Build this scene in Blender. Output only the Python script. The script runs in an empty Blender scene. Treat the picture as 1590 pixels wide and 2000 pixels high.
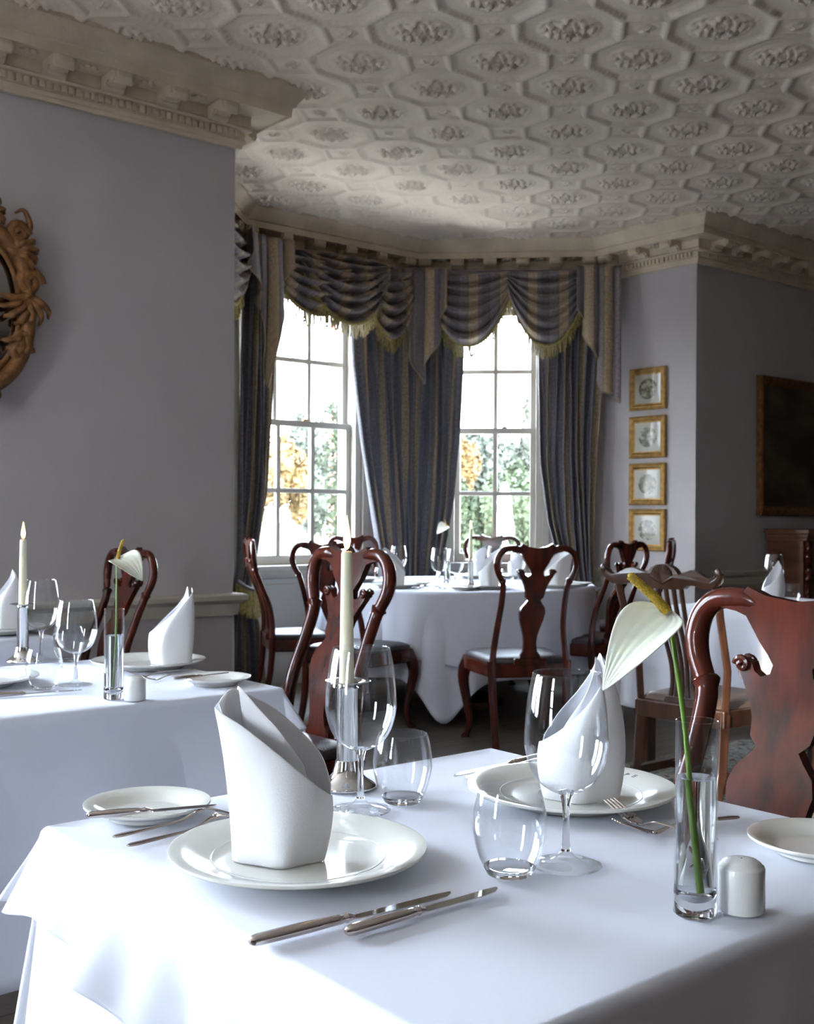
import bpy, bmesh, math, random
from mathutils import Vector, Matrix
random.seed(7)
S = bpy.context.scene
COL = S.collection
PI = math.pi
# ---------------------------------------------------------------- camera
F, CX, CY, ROLL, EYE = 2200.0, 795.0, 1010.0, 0.006, 1.18
cam_d = bpy.data.cameras.new('camera'); cam = bpy.data.objects.new('camera', cam_d); COL.objects.link(cam)
cam_d.sensor_fit = 'AUTO'; cam_d.sensor_width = 36.0; cam_d.lens = F / 2000.0 * 36.0
cam_d.shift_y = (CY - 1000.0) / 2000.0
cam_d.clip_start = 0.05; cam_d.clip_end = 400
cam.matrix_world = Matrix.Translation((0, 0, EYE)) @ Matrix.Rotation(PI / 2, 4, 'X') @ Matrix.Rotation(ROLL, 4, 'Z')
cam_d.dof.use_dof = True; cam_d.dof.focus_distance = 1.55; cam_d.dof.aperture_fstop = 13.0
S.camera = cam
S.view_settings.view_transform = 'Standard'; S.view_settings.look = 'None'
S.view_settings.gamma = 1.0; S.view_settings.use_curve_mapping = False
S.view_settings.exposure = 0.78
S.cycles.max_bounces = 14; S.cycles.transparent_max_bounces = 40; S.cycles.transmission_bounces = 12
S.cycles.diffuse_bounces = 6; S.cycles.sample_clamp_indirect = 6.0

# ---------------------------------------------------------------- room axes (a along the window wall, n towards it)
TH = math.radians(39.8); AX = (math.cos(TH), math.sin(TH)); NX = (-math.sin(TH), math.cos(TH))
def AN(a, n, z=0.0): return Vector((a * AX[0] + n * NX[0], a * AX[1] + n * NX[1], z))
def toAN(p): return (p[0] * AX[0] + p[1] * AX[1], p[0] * NX[0] + p[1] * NX[1])
def ray(px, py):
    u, v = px - CX, CY - py
    c, s = math.cos(ROLL), math.sin(ROLL)
    return Vector(((u * c - v * s) / F, 1.0, (u * s + v * c) / F))
def at(px, py, Y): d = ray(px, py); return Vector((0, 0, EYE)) + d * Y
def tp(px, py, z=0.76):
    d = ray(px, py); t = (z - EYE) / d.z
    return Vector((d.x * t, t, z))

# ---------------------------------------------------------------- world, sun, window light
W = bpy.data.worlds.new('sky'); S.world = W; W.use_nodes = True
nt = W.node_tree; nt.nodes.clear()
wo = nt.nodes.new('ShaderNodeOutputWorld'); bg = nt.nodes.new('ShaderNodeBackground')
tc = nt.nodes.new('ShaderNodeTexCoord'); sp = nt.nodes.new('ShaderNodeSeparateXYZ'); cr = nt.nodes.new('ShaderNodeValToRGB')
cr.color_ramp.elements[0].position = 0.0; cr.color_ramp.elements[0].color = (0.90, 0.95, 1.0, 1)
cr.color_ramp.elements[1].position = 0.7; cr.color_ramp.elements[1].color = (0.62, 0.78, 1.0, 1)
nt.links.new(tc.outputs['Generated'], sp.inputs[0]); nt.links.new(sp.outputs['Z'], cr.inputs[0])
nt.links.new(cr.outputs[0], bg.inputs['Color']); bg.inputs['Strength'].default_value = 30.0
nt.links.new(bg.outputs[0], wo.inputs['Surface'])

def light(name, kind, energy, color, loc, direction, **k):
    d = bpy.data.lights.new(name, kind); d.energy = energy; d.color = color
    for a, b in k.items(): setattr(d, a, b)
    o = bpy.data.objects.new(name, d); COL.objects.link(o); o.location = loc
    o.rotation_euler = Vector(direction).to_track_quat('-Z', 'Y').to_euler()
    return o
SUN_DIR = AN(0.986, 0.168, 0) + Vector((0, 0, -0.275))
light('sun', 'SUN', 5.0, (1.0, 0.86, 0.68), (0, 0, 8), SUN_DIR, angle=0.01)
A0 = -3.3                                             # end wall with the tall windows lies at a = A0
END_WIN = [(0.79, 1.48)]
MAIN_WIN = [(-2.75, -1.35), (-.95, .35)]
for a0, a1 in MAIN_WIN:
    light('window_daylight', 'AREA', 215.0, (0.56, 0.72, 1.0), AN((a0 + a1) / 2, 4.768 + .34, 1.85), AN(0, -1, -0.12), shape='RECTANGLE', size=a1 - a0 + .7, size_y=2.9)
for i, (n0, n1) in enumerate(END_WIN):
    light('window_daylight', 'AREA', 88.0, (0.72, 0.83, 1.0), AN(A0 - 0.32, (n0 + n1) / 2, 1.85), AN(1, 0, -0.12),
          shape='RECTANGLE', size=n1 - n0 + .7, size_y=2.9)

# ---------------------------------------------------------------- materials
def M(name): m = bpy.data.materials.new(name); m.use_nodes = True; return m, m.node_tree, m.node_tree.nodes['Principled BSDF']
def pmat(name, col, rough=0.5, metal=0.0, var=0.0, vscale=8.0, bump=0.0, bscale=60.0, coat=0.0, col2=None, stretch=None, sub=0.0, sheen=0.0, spec=0.5, detail=4.0):
    m, t, b = M(name); N, L = t.nodes, t.links
    b.inputs['Roughness'].default_value = rough; b.inputs['Metallic'].default_value = metal
    b.inputs['Base Color'].default_value = (*col, 1); b.inputs['Coat Weight'].default_value = coat
    b.inputs['Coat Roughness'].default_value = 0.08; b.inputs['Specular IOR Level'].default_value = spec
    b.inputs['Sheen Weight'].default_value = sheen
    if sub: b.inputs['Subsurface Weight'].default_value = sub; b.inputs['Subsurface Radius'].default_value = (.02, .012, .006)
    tcn = N.new('ShaderNodeTexCoord'); mp = N.new('ShaderNodeMapping'); L.new(tcn.outputs['Object'], mp.inputs[0])
    if stretch: mp.inputs['Scale'].default_value = stretch
    if var or col2:
        nz = N.new('ShaderNodeTexNoise'); nz.inputs['Scale'].default_value = vscale; nz.inputs['Detail'].default_value = detail
        L.new(mp.outputs[0], nz.inputs['Vector']); r = N.new('ShaderNodeValToRGB'); L.new(nz.outputs[0], r.inputs[0])
        c2 = col2 or tuple(min(1, c * (1 + var)) for c in col); c1 = col if col2 else tuple(c * (1 - var) for c in col)
        r.color_ramp.elements[0].position = .35; r.color_ramp.elements[1].position = .65
        r.color_ramp.elements[0].color = (*c1, 1); r.color_ramp.elements[1].color = (*c2, 1); L.new(r.outputs[0], b.inputs['Base Color'])
    if bump:
        nb = N.new('ShaderNodeTexNoise'); nb.inputs['Scale'].default_value = bscale; nb.inputs['Detail'].default_value = 5
        L.new(mp.outputs[0], nb.inputs['Vector']); bp = N.new('ShaderNodeBump'); bp.inputs['Strength'].default_value = bump
        bp.inputs['Distance'].default_value = 0.01; L.new(nb.outputs[0], bp.inputs['Height']); L.new(bp.outputs[0], b.inputs['Normal'])
    return m
def thin_glass(name, tint=(.985, .99, .99), base=0.05, edge=0.75, power=4.0):
    m = bpy.data.materials.new(name); m.use_nodes = True; t = m.node_tree; t.nodes.clear(); N, L = t.nodes, t.links
    o = N.new('ShaderNodeOutputMaterial'); mx = N.new('ShaderNodeMixShader'); tr = N.new('ShaderNodeBsdfTransparent'); gl = N.new('ShaderNodeBsdfGlossy')
    tr.inputs[0].default_value = (*tint, 1); gl.inputs['Roughness'].default_value = 0.01; gl.inputs[0].default_value = (1, 1, 1, 1)
    lw = N.new('ShaderNodeLayerWeight'); lw.inputs[0].default_value = .5
    p = N.new('ShaderNodeMath'); p.operation = 'POWER'; p.inputs[1].default_value = power; L.new(lw.outputs['Facing'], p.inputs[0])
    q = N.new('ShaderNodeMath'); q.operation = 'MULTIPLY_ADD'; q.inputs[1].default_value = edge; q.inputs[2].default_value = base; L.new(p.outputs[0], q.inputs[0])
    L.new(q.outputs[0], mx.inputs[0]); L.new(tr.outputs[0], mx.inputs[1]); L.new(gl.outputs[0], mx.inputs[2]); L.new(mx.outputs[0], o.inputs[0])
    return m
def solid_glass(name, ior=1.47, col=(1, 1, 1)):
    m, t, b = M(name); b.inputs['Base Color'].default_value = (*col, 1); b.inputs['Transmission Weight'].default_value = 1
    b.inputs['Roughness'].default_value = 0.0; b.inputs['IOR'].default_value = ior; return m
def emis(name, col, st):
    m = bpy.data.materials.new(name); m.use_nodes = True; t = m.node_tree; t.nodes.clear()
    o = t.nodes.new('ShaderNodeOutputMaterial'); e = t.nodes.new('ShaderNodeEmission'); e.inputs[0].default_value = (*col, 1); e.inputs[1].default_value = st
    t.links.new(e.outputs[0], o.inputs[0]); return m

MT = {}
MT['wall'] = pmat('lilac_paint', (.50, .465, .475), .75, var=.03, vscale=2, bump=.08, bscale=90)
MT['low_bounce_wall'] = pmat('low_bounce_dark_wall', (.11, .075, .055), .5, var=.2, vscale=3)  # dark brown given to the unseen walls to cut bounced light
MT['trim'] = pmat('cream_paint', (.56, .52, .45), .45, var=.04, vscale=5)
MT['plaster'] = pmat('ceiling_plaster', (.82, .70, .58), .8, var=.06, vscale=1.2, bump=.25, bscale=70)
MT['cornice'] = pmat('cornice_plaster', (.66, .555, .41), .8, var=.10, vscale=6, bump=.25, bscale=60)
MT['white_wood'] = pmat('window_paint', (.56, .53, .47), .4, var=.03, vscale=6)
MT['pane'] = thin_glass('window_glass', (.97, .98, .98), .03, .5, 5)
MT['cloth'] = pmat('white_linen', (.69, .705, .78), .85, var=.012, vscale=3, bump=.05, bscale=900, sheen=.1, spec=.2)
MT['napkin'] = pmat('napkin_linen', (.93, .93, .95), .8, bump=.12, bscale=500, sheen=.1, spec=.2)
MT['china'] = pmat('cream_china', (.80, .79, .72), .12, coat=.5, spec=.6)
MT['china_white'] = pmat('white_china', (.82, .82, .79), .2, coat=.3)
MT['chrome'] = pmat('polished_silver', (.80, .79, .77), .07, 1.0)
MT['steel'] = pmat('worn_silver', (.70, .63, .60), .14, 1.0)
MT['bowl'] = thin_glass('crystal_bowl', (.985, .99, .992), .035, .85, 3.2)
MT['glass'] = solid_glass('crystal_stem')
MT['water'] = solid_glass('water', 1.33, (.97, .99, 1))
MT['wax'] = pmat('ivory_wax', (.80, .76, .56), .45, sub=.3)
MT['wick'] = pmat('burnt_wick', (.03, .02, .02), .9)
MT['flame'] = emis('candle_flame', (1.0, .55, .16), 9.0)
MT['flame_core'] = emis('candle_flame_core', (1.0, .84, .5), 22.0)
MT['wood'] = pmat('dark_mahogany', (.030, .009, .006), .17, coat=.06, col2=(.085, .015, .007), vscale=5, stretch=(6, 6, .7), bump=.015, bscale=120, spec=.28)
MT['wood2'] = pmat('brown_walnut', (.034, .014, .008), .28, coat=.15, col2=(.07, .030, .016), vscale=5, stretch=(6, 6, .7), bump=.03, bscale=120)
MT['side_wood'] = pmat('sideboard_mahogany', (.10, .036, .020), .35, coat=.2, col2=(.17, .07, .038), vscale=3, stretch=(1, 1, 5))
MT['leather'] = pmat('dark_leather', (.035, .028, .030), .32, var=.2, bump=.25, bscale=160)
MT['leather2'] = pmat('brown_leather', (.13, .085, .065), .42, var=.2, bump=.25, bscale=160)
MT['gold'] = pmat('gilt_frame', (.36, .21, .065), .38, .75, var=.25, vscale=30, bump=.3, bscale=150)
MT['gilt_dark'] = pmat('old_gilt_wood', (.14, .055, .018), .48, .4, col2=(.25, .115, .035), vscale=25, bump=.4, bscale=90)
MT['mirror'] = pmat('old_mirror', (.5, .5, .5), .05, 1)
MT['fringe'] = pmat('gold_bullion_fringe', (.26, .20, .06), .7, var=.3, vscale=60)
MT['lining'] = pmat('cream_curtain_lining', (.62, .61, .53), .85, var=.05, vscale=6)
MT['spathe'] = pmat('anthurium_spathe', (.84, .88, .74), .32, var=.06, vscale=30, sub=.15)
MT['spadix'] = pmat('anthurium_spadix', (.90, .60, .05), .6, var=.15, vscale=120, bump=1.0, bscale=700)
MT['stem'] = pmat('green_stem', (.12, .22, .025), .4, var=.2, vscale=20)
MT['grass'] = pmat('lawn_grass', (.020, .021, .010), .95, col2=(.026, .027, .013), vscale=.6)
MT['leaf1'] = pmat('haze_paled_leaves', (.046, .052, .038), .8, var=.25, vscale=2)  # distance haze put into the far trees' leaf colour, paler and greyer
MT['leaf2'] = pmat('autumn_leaves', (.12, .075, .025), .8, var=.3, vscale=2)
MT['leaf3'] = pmat('bright_green_leaves', (.026, .036, .014), .8, var=.35, vscale=3)
MT['bark'] = pmat('grey_bark', (.10, .08, .06), .9)
MT['parasol'] = pmat('parasol_canvas', (.82, .80, .78), .9)
MT['pole'] = pmat('parasol_pole', (.40, .18, .07), .6)
MT['label'] = pmat('grey_rim_print', (.30, .29, .28), .5)
MT['water_surf'] = MT['water']

def stripe_mat(name, base, stripe, period=.24, width=.30, rough=.75, off=0.0, pattern=True):
    """woven stripes follow the cloth's own width (UV u in metres)"""
    m, t, b = M(name); N, L = t.nodes, t.links
    b.inputs['Roughness'].default_value = rough; b.inputs['Sheen Weight'].default_value = .3
    uv = N.new('ShaderNodeUVMap'); s = N.new('ShaderNodeSeparateXYZ'); L.new(uv.outputs[0], s.inputs[0])
    d = N.new('ShaderNodeMath'); d.operation = 'MULTIPLY_ADD'; d.inputs[1].default_value = 1 / period; d.inputs[2].default_value = off; L.new(s.outputs[0], d.inputs[0])
    fr = N.new('ShaderNodeMath'); fr.operation = 'FRACT'; L.new(d.outputs[0], fr.inputs[0])
    r = N.new('ShaderNodeValToRGB'); L.new(fr.outputs[0], r.inputs[0]); r.color_ramp.interpolation = 'CONSTANT'
    e = r.color_ramp.elements; e[0].position = 0; e[0].color = (*base, 1); e[1].position = 1 - width; e[1].color = (*stripe, 1)
    x = e.new(.12); x.color = (*[c * .72 for c in base], 1); x = e.new(.40); x.color = (*[c * 1.12 for c in base], 1); x = e.new(1 - width - .05); x.color = (*[c * .5 for c in stripe], 1)
    nz = N.new('ShaderNodeTexNoise'); nz.inputs['Scale'].default_value = 60; nz.inputs['Detail'].default_value = 3; L.new(uv.outputs[0], nz.inputs['Vector'])
    r2 = N.new('ShaderNodeValToRGB'); L.new(nz.outputs[0], r2.inputs[0]); r2.color_ramp.elements[0].position = .45; r2.color_ramp.elements[1].position = .55
    r2.color_ramp.elements[0].color = (.78, .78, .78, 1); r2.color_ramp.elements[1].color = (1.1, 1.1, 1.1, 1)
    mx = N.new('ShaderNodeMix'); mx.data_type = 'RGBA'; mx.blend_type = 'MULTIPLY'; mx.inputs[0].default_value = 1.0
    L.new(r.outputs[0], mx.inputs[6]); L.new(r2.outputs[0], mx.inputs[7]); L.new(mx.outputs[2], b.inputs['Base Color']); return m
MT['curtain'] = stripe_mat('striped_curtain', (.125, .115, .135), (.30, .225, .14), .26, .26)
MT['swag'] = stripe_mat('striped_swag', (.155, .125, .13), (.33, .245, .15), .30, .30)

def floor_mat():
    m, t, b = M('oak_boards'); N, L = t.nodes, t.links
    tcn = N.new('ShaderNodeTexCoord'); mp = N.new('ShaderNodeMapping'); L.new(tcn.outputs['Object'], mp.inputs[0]); mp.inputs['Rotation'].default_value = (0, 0, -TH)
    br = N.new('ShaderNodeTexBrick'); br.inputs['Scale'].default_value = 1.0; br.inputs['Brick Width'].default_value = 1.6; br.inputs['Row Height'].default_value = .12
    br.inputs['Mortar Size'].default_value = .004; br.inputs['Color1'].default_value = (.10, .075, .055, 1); br.inputs['Color2'].default_value = (.15, .115, .085, 1); br.inputs['Mortar'].default_value = (.02, .015, .01, 1)
    L.new(mp.outputs[0], br.inputs[0]); nz = N.new('ShaderNodeTexNoise'); nz.inputs['Scale'].default_value = 6; mp2 = N.new('ShaderNodeMapping'); mp2.inputs['Scale'].default_value = (1, 14, 1)
    L.new(mp.outputs[0], mp2.inputs[0]); L.new(mp2.outputs[0], nz.inputs['Vector'])
    mx = N.new('ShaderNodeMix'); mx.data_type = 'RGBA'; mx.blend_type = 'MULTIPLY'; mx.inputs[0].default_value = .6
    L.new(br.outputs[0], mx.inputs[6]); L.new(nz.outputs[0], mx.inputs[7]); L.new(mx.outputs[2], b.inputs['Base Color']); b.inputs['Roughness'].default_value = .45; return m
MT['floor'] = floor_mat()
def rug_mat():
    m, t, b = M('woven_rug'); N, L = t.nodes, t.links
    tcn = N.new('ShaderNodeTexCoord'); v = N.new('ShaderNodeTexVoronoi'); v.inputs['Scale'].default_value = 9; L.new(tcn.outputs['Object'], v.inputs['Vector'])
    w = N.new('ShaderNodeTexNoise'); w.inputs['Scale'].default_value = 14; w.inputs['Detail'].default_value = 6; w.inputs['Distortion'].default_value = 2; L.new(tcn.outputs['Object'], w.inputs['Vector'])
    r = N.new('ShaderNodeValToRGB'); L.new(w.outputs[0], r.inputs[0]); e = r.color_ramp.elements
    e[0].position = .38; e[0].color = (.10, .10, .11, 1); e[1].position = .62; e[1].color = (.17, .08, .06, 1); x = e.new(.47); x.color = (.33, .30, .25, 1); x = e.new(.55); x.color = (.36, .33, .28, 1)
    L.new(r.outputs[0], b.inputs['Base Color']); b.inputs['Roughness'].default_value = 1; return m
MT['rug'] = rug_mat()
def brick_mat():
    m, t, b = M('red_brick'); N, L = t.nodes, t.links
    tcn = N.new('ShaderNodeTexCoord'); sx = N.new('ShaderNodeSeparateXYZ'); L.new(tcn.outputs['Object'], sx.inputs[0])
    ad = N.new('ShaderNodeMath'); ad.operation = 'ADD'; L.new(sx.outputs[0], ad.inputs[0]); L.new(sx.outputs[1], ad.inputs[1])
    cb = N.new('ShaderNodeCombineXYZ'); L.new(ad.outputs[0], cb.inputs[0]); L.new(sx.outputs[2], cb.inputs[1])
    br = N.new('ShaderNodeTexBrick'); br.inputs['Scale'].default_value = 1; br.inputs['Brick Width'].default_value = .22; br.inputs['Row Height'].default_value = .075
    br.inputs['Mortar Size'].default_value = .006; br.inputs['Color1'].default_value = (.20, .06, .04, 1); br.inputs['Color2'].default_value = (.14, .045, .035, 1); br.inputs['Mortar'].default_value = (.3, .27, .24, 1)
    L.new(cb.outputs[0], br.inputs[0]); L.new(br.outputs[0], b.inputs['Base Color']); b.inputs['Roughness'].default_value = .9; return m
MT['brick'] = brick_mat()
def print_mat(seed):
    """round country engraving on a pale mount, in the print's own plane coordinates"""
    m, t, b = M('engraved_print'); N, L = t.nodes, t.links
    uv = N.new('ShaderNodeUVMap'); mp = N.new('ShaderNodeMapping'); mp.inputs['Location'].default_value = (-.5, -.5, 0); L.new(uv.outputs[0], mp.inputs[0])
    ln = N.new('ShaderNodeVectorMath'); ln.operation = 'LENGTH'; L.new(mp.outputs[0], ln.inputs[0])
    r = N.new('ShaderNodeValToRGB'); L.new(ln.outputs['Value'], r.inputs[0]); r.color_ramp.elements[0].position = .335; r.color_ramp.elements[1].position = .345
    nz = N.new('ShaderNodeTexNoise'); nz.inputs['Scale'].default_value = 6; nz.inputs['Detail'].default_value = 7; nz.noise_dimensions = '4D'; nz.inputs['W'].default_value = seed * 3.1; L.new(uv.outputs[0], nz.inputs['Vector'])
    c = N.new('ShaderNodeValToRGB'); L.new(nz.outputs[0], c.inputs[0]); e = c.color_ramp.elements; e[0].position = .38; e[0].color = (.05, .05, .035, 1); e[1].position = .62; e[1].color = (.42, .40, .30, 1); x = e.new(.5); x.color = (.18, .17, .12, 1)
    mx = N.new('ShaderNodeMix'); mx.data_type = 'RGBA'; L.new(r.outputs[0], mx.inputs[0]); L.new(c.outputs[0], mx.inputs[6]); mx.inputs[7].default_value = (.42, .40, .34, 1)
    L.new(mx.outputs[2], b.inputs['Base Color']); b.inputs['Roughness'].default_value = .4; b.inputs['Coat Weight'].default_value = .15; return m
def painting_mat():
    m, t, b = M('dark_landscape_canvas'); N, L = t.nodes, t.links
    uv = N.new('ShaderNodeUVMap'); s = N.new('ShaderNodeSeparateXYZ'); L.new(uv.outputs[0], s.inputs[0])
    nz = N.new('ShaderNodeTexNoise'); nz.inputs['Scale'].default_value = 3.2; nz.inputs['Detail'].default_value = 8; L.new(uv.outputs[0], nz.inputs['Vector'])
    c = N.new('ShaderNodeValToRGB'); L.new(nz.outputs[0], c.inputs[0]); e = c.color_ramp.elements; e[0].position = .42; e[0].color = (.030, .020, .008, 1); e[1].position = .7; e[1].color = (.12, .095, .055, 1)
    L.new(c.outputs[0], b.inputs['Base Color']); b.inputs['Roughness'].default_value = .45; return m

# ---------------------------------------------------------------- mesh helpers
class G:
    """collects verts / faces / uvs for one mesh"""
    def __init__(s): s.v = []; s.f = []; s.uv = {}
    def add(s, vs, fs):
        k = len(s.v); s.v += [tuple(p) for p in vs]; s.f += [tuple(i + k for i in f) for f in fs]; return s
    def box(s, x0, x1, y0, y1, z0, z1, m=None):
        vs = [Vector(p) for p in ((x0, y0, z0), (x1, y0, z0), (x1, y1, z0), (x0, y1, z0), (x0, y0, z1), (x1, y0, z1), (x1, y1, z1), (x0, y1, z1))]
        if m is not None: vs = [m @ p for p in vs]
        return s.add(vs, [(0, 3, 2, 1), (4, 5, 6, 7), (0, 1, 5, 4), (1, 2, 6, 5), (2, 3, 7, 6), (3, 0, 4, 7)])
    def lathe(s, prof, n=40, c=(0, 0, 0), closed=False):
        vs = []; fs = []; m = len(prof)
        for i in range(n):
            t = 2 * PI * i / n
            for r, z in prof: vs.append((c[0] + r * math.cos(t), c[1] + r * math.sin(t), c[2] + z))
        for i in range(n):
            for j in range(m if closed else m - 1):
                a, b = i * m + j, ((i + 1) % n) * m + j; a2, b2 = i * m + (j + 1) % m, ((i + 1) % n) * m + (j + 1) % m
                fs.append((a, b, b2, a2))
        return s.add(vs, fs)
    def tube(s, pts, rad, n=12, cap=True, up=None):
        """rad: number, or list of numbers / (ra, rb) pairs (ra along 'side', rb along the other)"""
        pts = [Vector(p) for p in pts]; k = len(pts)
        R = [rad] * k if not isinstance(rad, (list,)) else rad
        ref = Vector(up) if up else Vector((0, 0, 1)); vs = []; fs = []; prev = None
        for i, p in enumerate(pts):
            d = (pts[min(i + 1, k - 1)] - pts[max(i - 1, 0)]).normalized()
            if prev is None:
                a = ref.cross(d)
                if a.length < .05: a = Vector((1, 0, 0)).cross(d)
            else:
                a = (prev - d * prev.dot(d))
                if up:
                    a2 = ref.cross(d)
                    if a2.length > .2: a = a2 if a2.dot(prev) > 0 else -a2
            a.normalize(); prev = a; b = d.cross(a)
            ra, rb = R[i] if isinstance(R[i], (tuple, list)) else (R[i], R[i])
            for j in range(n):
                t = 2 * PI * j / n; vs.append(p + a * (ra * math.cos(t)) + b * (rb * math.sin(t)))
        for i in range(k - 1):
            for j in range(n): fs.append((i * n + j, i * n + (j + 1) % n, (i + 1) * n + (j + 1) % n, (i + 1) * n + j))
        if cap: fs.append(tuple(range(n))[::-1]); fs.append(tuple((k - 1) * n + j for j in range(n)))
        return s.add(vs, fs)
    def sheet(s, fn, nu, nv, uvfn=None):
        k = len(s.v); vs = []; fs = []
        for j in range(nv + 1):
            for i in range(nu + 1):
                u, v = i / nu, j / nv; vs.append(fn(u, v))
                if uvfn: s.uv[k + len(vs) - 1] = uvfn(u, v)
        for j in range(nv):
            for i in range(nu): a = j * (nu + 1) + i; fs.append((a, a + 1, a + nu + 2, a + nu + 1))
        return s.add(vs, fs)
    def outline(s, pts, y0, y1, fn=None):
        """closed 2D outline (x, z) given thickness from y0 to y1"""
        bm = bmesh.new(); vv = [bm.verts.new((x, 0, z)) for x, z in pts]; f = bm.faces.new(vv); f.normal_update()
        bmesh.ops.triangulate(bm, faces=[f], ngon_method='EAR_CLIP')
        if fn:
            zs = [p[1] for p in pts]; zz = min(zs) + .031
            while zz < max(zs):
                bmesh.ops.bisect_plane(bm, geom=bm.verts[:] + bm.edges[:] + bm.faces[:], plane_co=(0, 0, zz), plane_no=(0, 0, 1), dist=1e-5); zz += .031
        bm.verts.index_update(); bm.verts.ensure_lookup_table()
        tri = [tuple(v.index for v in q.verts) for q in bm.faces]; co = [v.co.copy() for v in bm.verts]
        bd = [(l.vert.index, l.link_loop_next.vert.index) for q in bm.faces for l in q.loops if l.edge.is_boundary]; bm.free()
        n = len(co); vs = [(p.x, y0, p.z) for p in co] + [(p.x, y1, p.z) for p in co]
        if fn: vs = [fn(*p) for p in vs]
        fs = list(tri) + [tuple(i + n for i in t[::-1]) for t in tri] + [(a, a + n, b + n, b) for a, b in bd]
        return s.add(vs, fs)
    def ball(s, c, r, n=12, m=8):
        rr = r if isinstance(r, tuple) else (r, r, r)
        prof = [(math.sin(PI * j / m), -math.cos(PI * j / m)) for j in range(m + 1)]
        vs = []; fs = []
        for i in range(n):
            t = 2 * PI * i / n
            for a, z in prof: vs.append((c[0] + rr[0] * a * math.cos(t), c[1] + rr[1] * a * math.sin(t), c[2] + rr[2] * z))
        for i in range(n):
            for j in range(m): a, b = i * (m + 1) + j, ((i + 1) % n) * (m + 1) + j; fs.append((a, b, b + 1, a + 1))
        return s.add(vs, fs)
    def build(s, name, mat, parent=None, smooth=True, bevel=0, sub=0, solid=0, angle=40, seg=2, weld=False, offset=0.0):
        me = bpy.data.meshes.new(name); me.from_pydata(s.v, [], s.f)
        if s.uv:
            ul = me.uv_layers.new(name='UVMap')
            for lp in me.loops: ul.data[lp.index].uv = s.uv.get(lp.vertex_index, (0, 0))
        bm = bmesh.new(); bm.from_mesh(me)
        if weld: bmesh.ops.remove_doubles(bm, verts=bm.verts, dist=1e-5)
        bmesh.ops.recalc_face_normals(bm, faces=bm.faces)
        bm.to_mesh(me); bm.free()
        me.materials.append(MT[mat] if isinstance(mat, str) else mat)
        if smooth:
            me.polygons.foreach_set('use_smooth', [True] * len(me.polygons))
            try: me.set_sharp_from_angle(angle=math.radians(angle))
            except Exception: pass
        o = bpy.data.objects.new(name, me); COL.objects.link(o)
        if parent: o.parent = parent
        if solid: md = o.modifiers.new('solid', 'SOLIDIFY'); md.thickness = solid; md.offset = offset
        if bevel: md = o.modifiers.new('bevel', 'BEVEL'); md.width = bevel; md.segments = seg; md.limit_method = 'ANGLE'; md.angle_limit = .6
        if sub: md = o.modifiers.new('sub', 'SUBSURF'); md.levels = sub; md.render_levels = sub
        return o
def tag(o, label=None, cat=None, group=None, kind=None):
    if label: o['label'] = label
    if cat: o['category'] = cat
    if group: o['group'] = group
    if kind: o['kind'] = kind
    return o
def thing(name, label, cat, loc=(0, 0, 0), rz=0.0, group=None, scale=None):
    o = bpy.data.objects.new(name, None); COL.objects.link(o); o.empty_display_size = .1
    o.location = loc; o.rotation_euler = (0, 0, rz)
    if scale: o.scale = scale
    return tag(o, label, cat, group)
def struct(o): o['kind'] = 'structure'; return o
def dup(root, loc, rz=0.0, label=None, group=None, scale=None):
    def cp(o, par):
        c = o.copy(); COL.objects.link(c); c.parent = par
        for ch in o.children: cp(ch, c)
        return c
    r = cp(root, None); r.location = loc; r.rotation_euler = (0, 0, rz)
    if label: r['label'] = label
    if group: r['group'] = group
    if scale: r.scale = scale
    return r
def sm(pts, n=8, closed=False):
    """catmull-rom through points"""
    P = [Vector(p) for p in pts]; k = len(P); out = []
    for i in range(k if closed else k - 1):
        g = (lambda q: P[q % k]) if closed else (lambda q: P[max(0, min(k - 1, q))])
        a, b, c, d = g(i - 1), g(i), g(i + 1), g(i + 2)
        for j in range(n):
            t = j / n
            out.append(.5 * ((2 * b) + (c - a) * t + (2 * a - 5 * b + 4 * c - d) * t * t + (3 * b - a - 3 * c + d) * t ** 3))
    if not closed: out.append(P[-1].copy())
    return out
def lerp(a, b, t): return a + (b - a) * t
def ss(t): t = max(0, min(1, t)); return t * t * (3 - 2 * t)
def interp(x, tab):
    if x <= tab[0][0]: return tab[0][1]
    for (x0, y0), (x1, y1) in zip(tab, tab[1:]):
        if x <= x1: return lerp(y0, y1, (x - x0) / (x1 - x0))
    return tab[-1][1]

# ================================================================ ROOM
WN = 4.768; CZ = 3.26; A1 = 10.2; N0 = -3.4
pL, pL2, pK3, pK2, pK1, pP = (2.867, WN), (2.867, 5.625), (3.89, 6.648), (5.559, 6.648), (6.60, 5.607), (6.60, WN)
WT = 0.30
def wall_seg(g, p0, p1, z0, z1, t0=0.0, t1=None, thick=WT, ext=(0, 0)):
    """piece of wall from distance t0 to t1 along p0->p1; the room is on the right-hand side"""
    d = Vector((p1[0] - p0[0], p1[1] - p0[1])); L = d.length; d /= L
    if t1 is None: t1 = L
    nrm = Vector((-d.y, d.x))
    q0 = Vector(p0) + d * (t0 - ext[0]); q1 = Vector(p0) + d * (t1 + ext[1])
    c = [AN(*q0), AN(*q1), AN(*(q1 + nrm * thick)), AN(*(q0 + nrm * thick))]
    vs = [(p.x, p.y, z0) for p in c] + [(p.x, p.y, z1) for p in c]
    g.add(vs, [(0, 3, 2, 1), (4, 5, 6, 7), (0, 1, 5, 4), (1, 2, 6, 5), (2, 3, 7, 6), (3, 0, 4, 7)])
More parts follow.
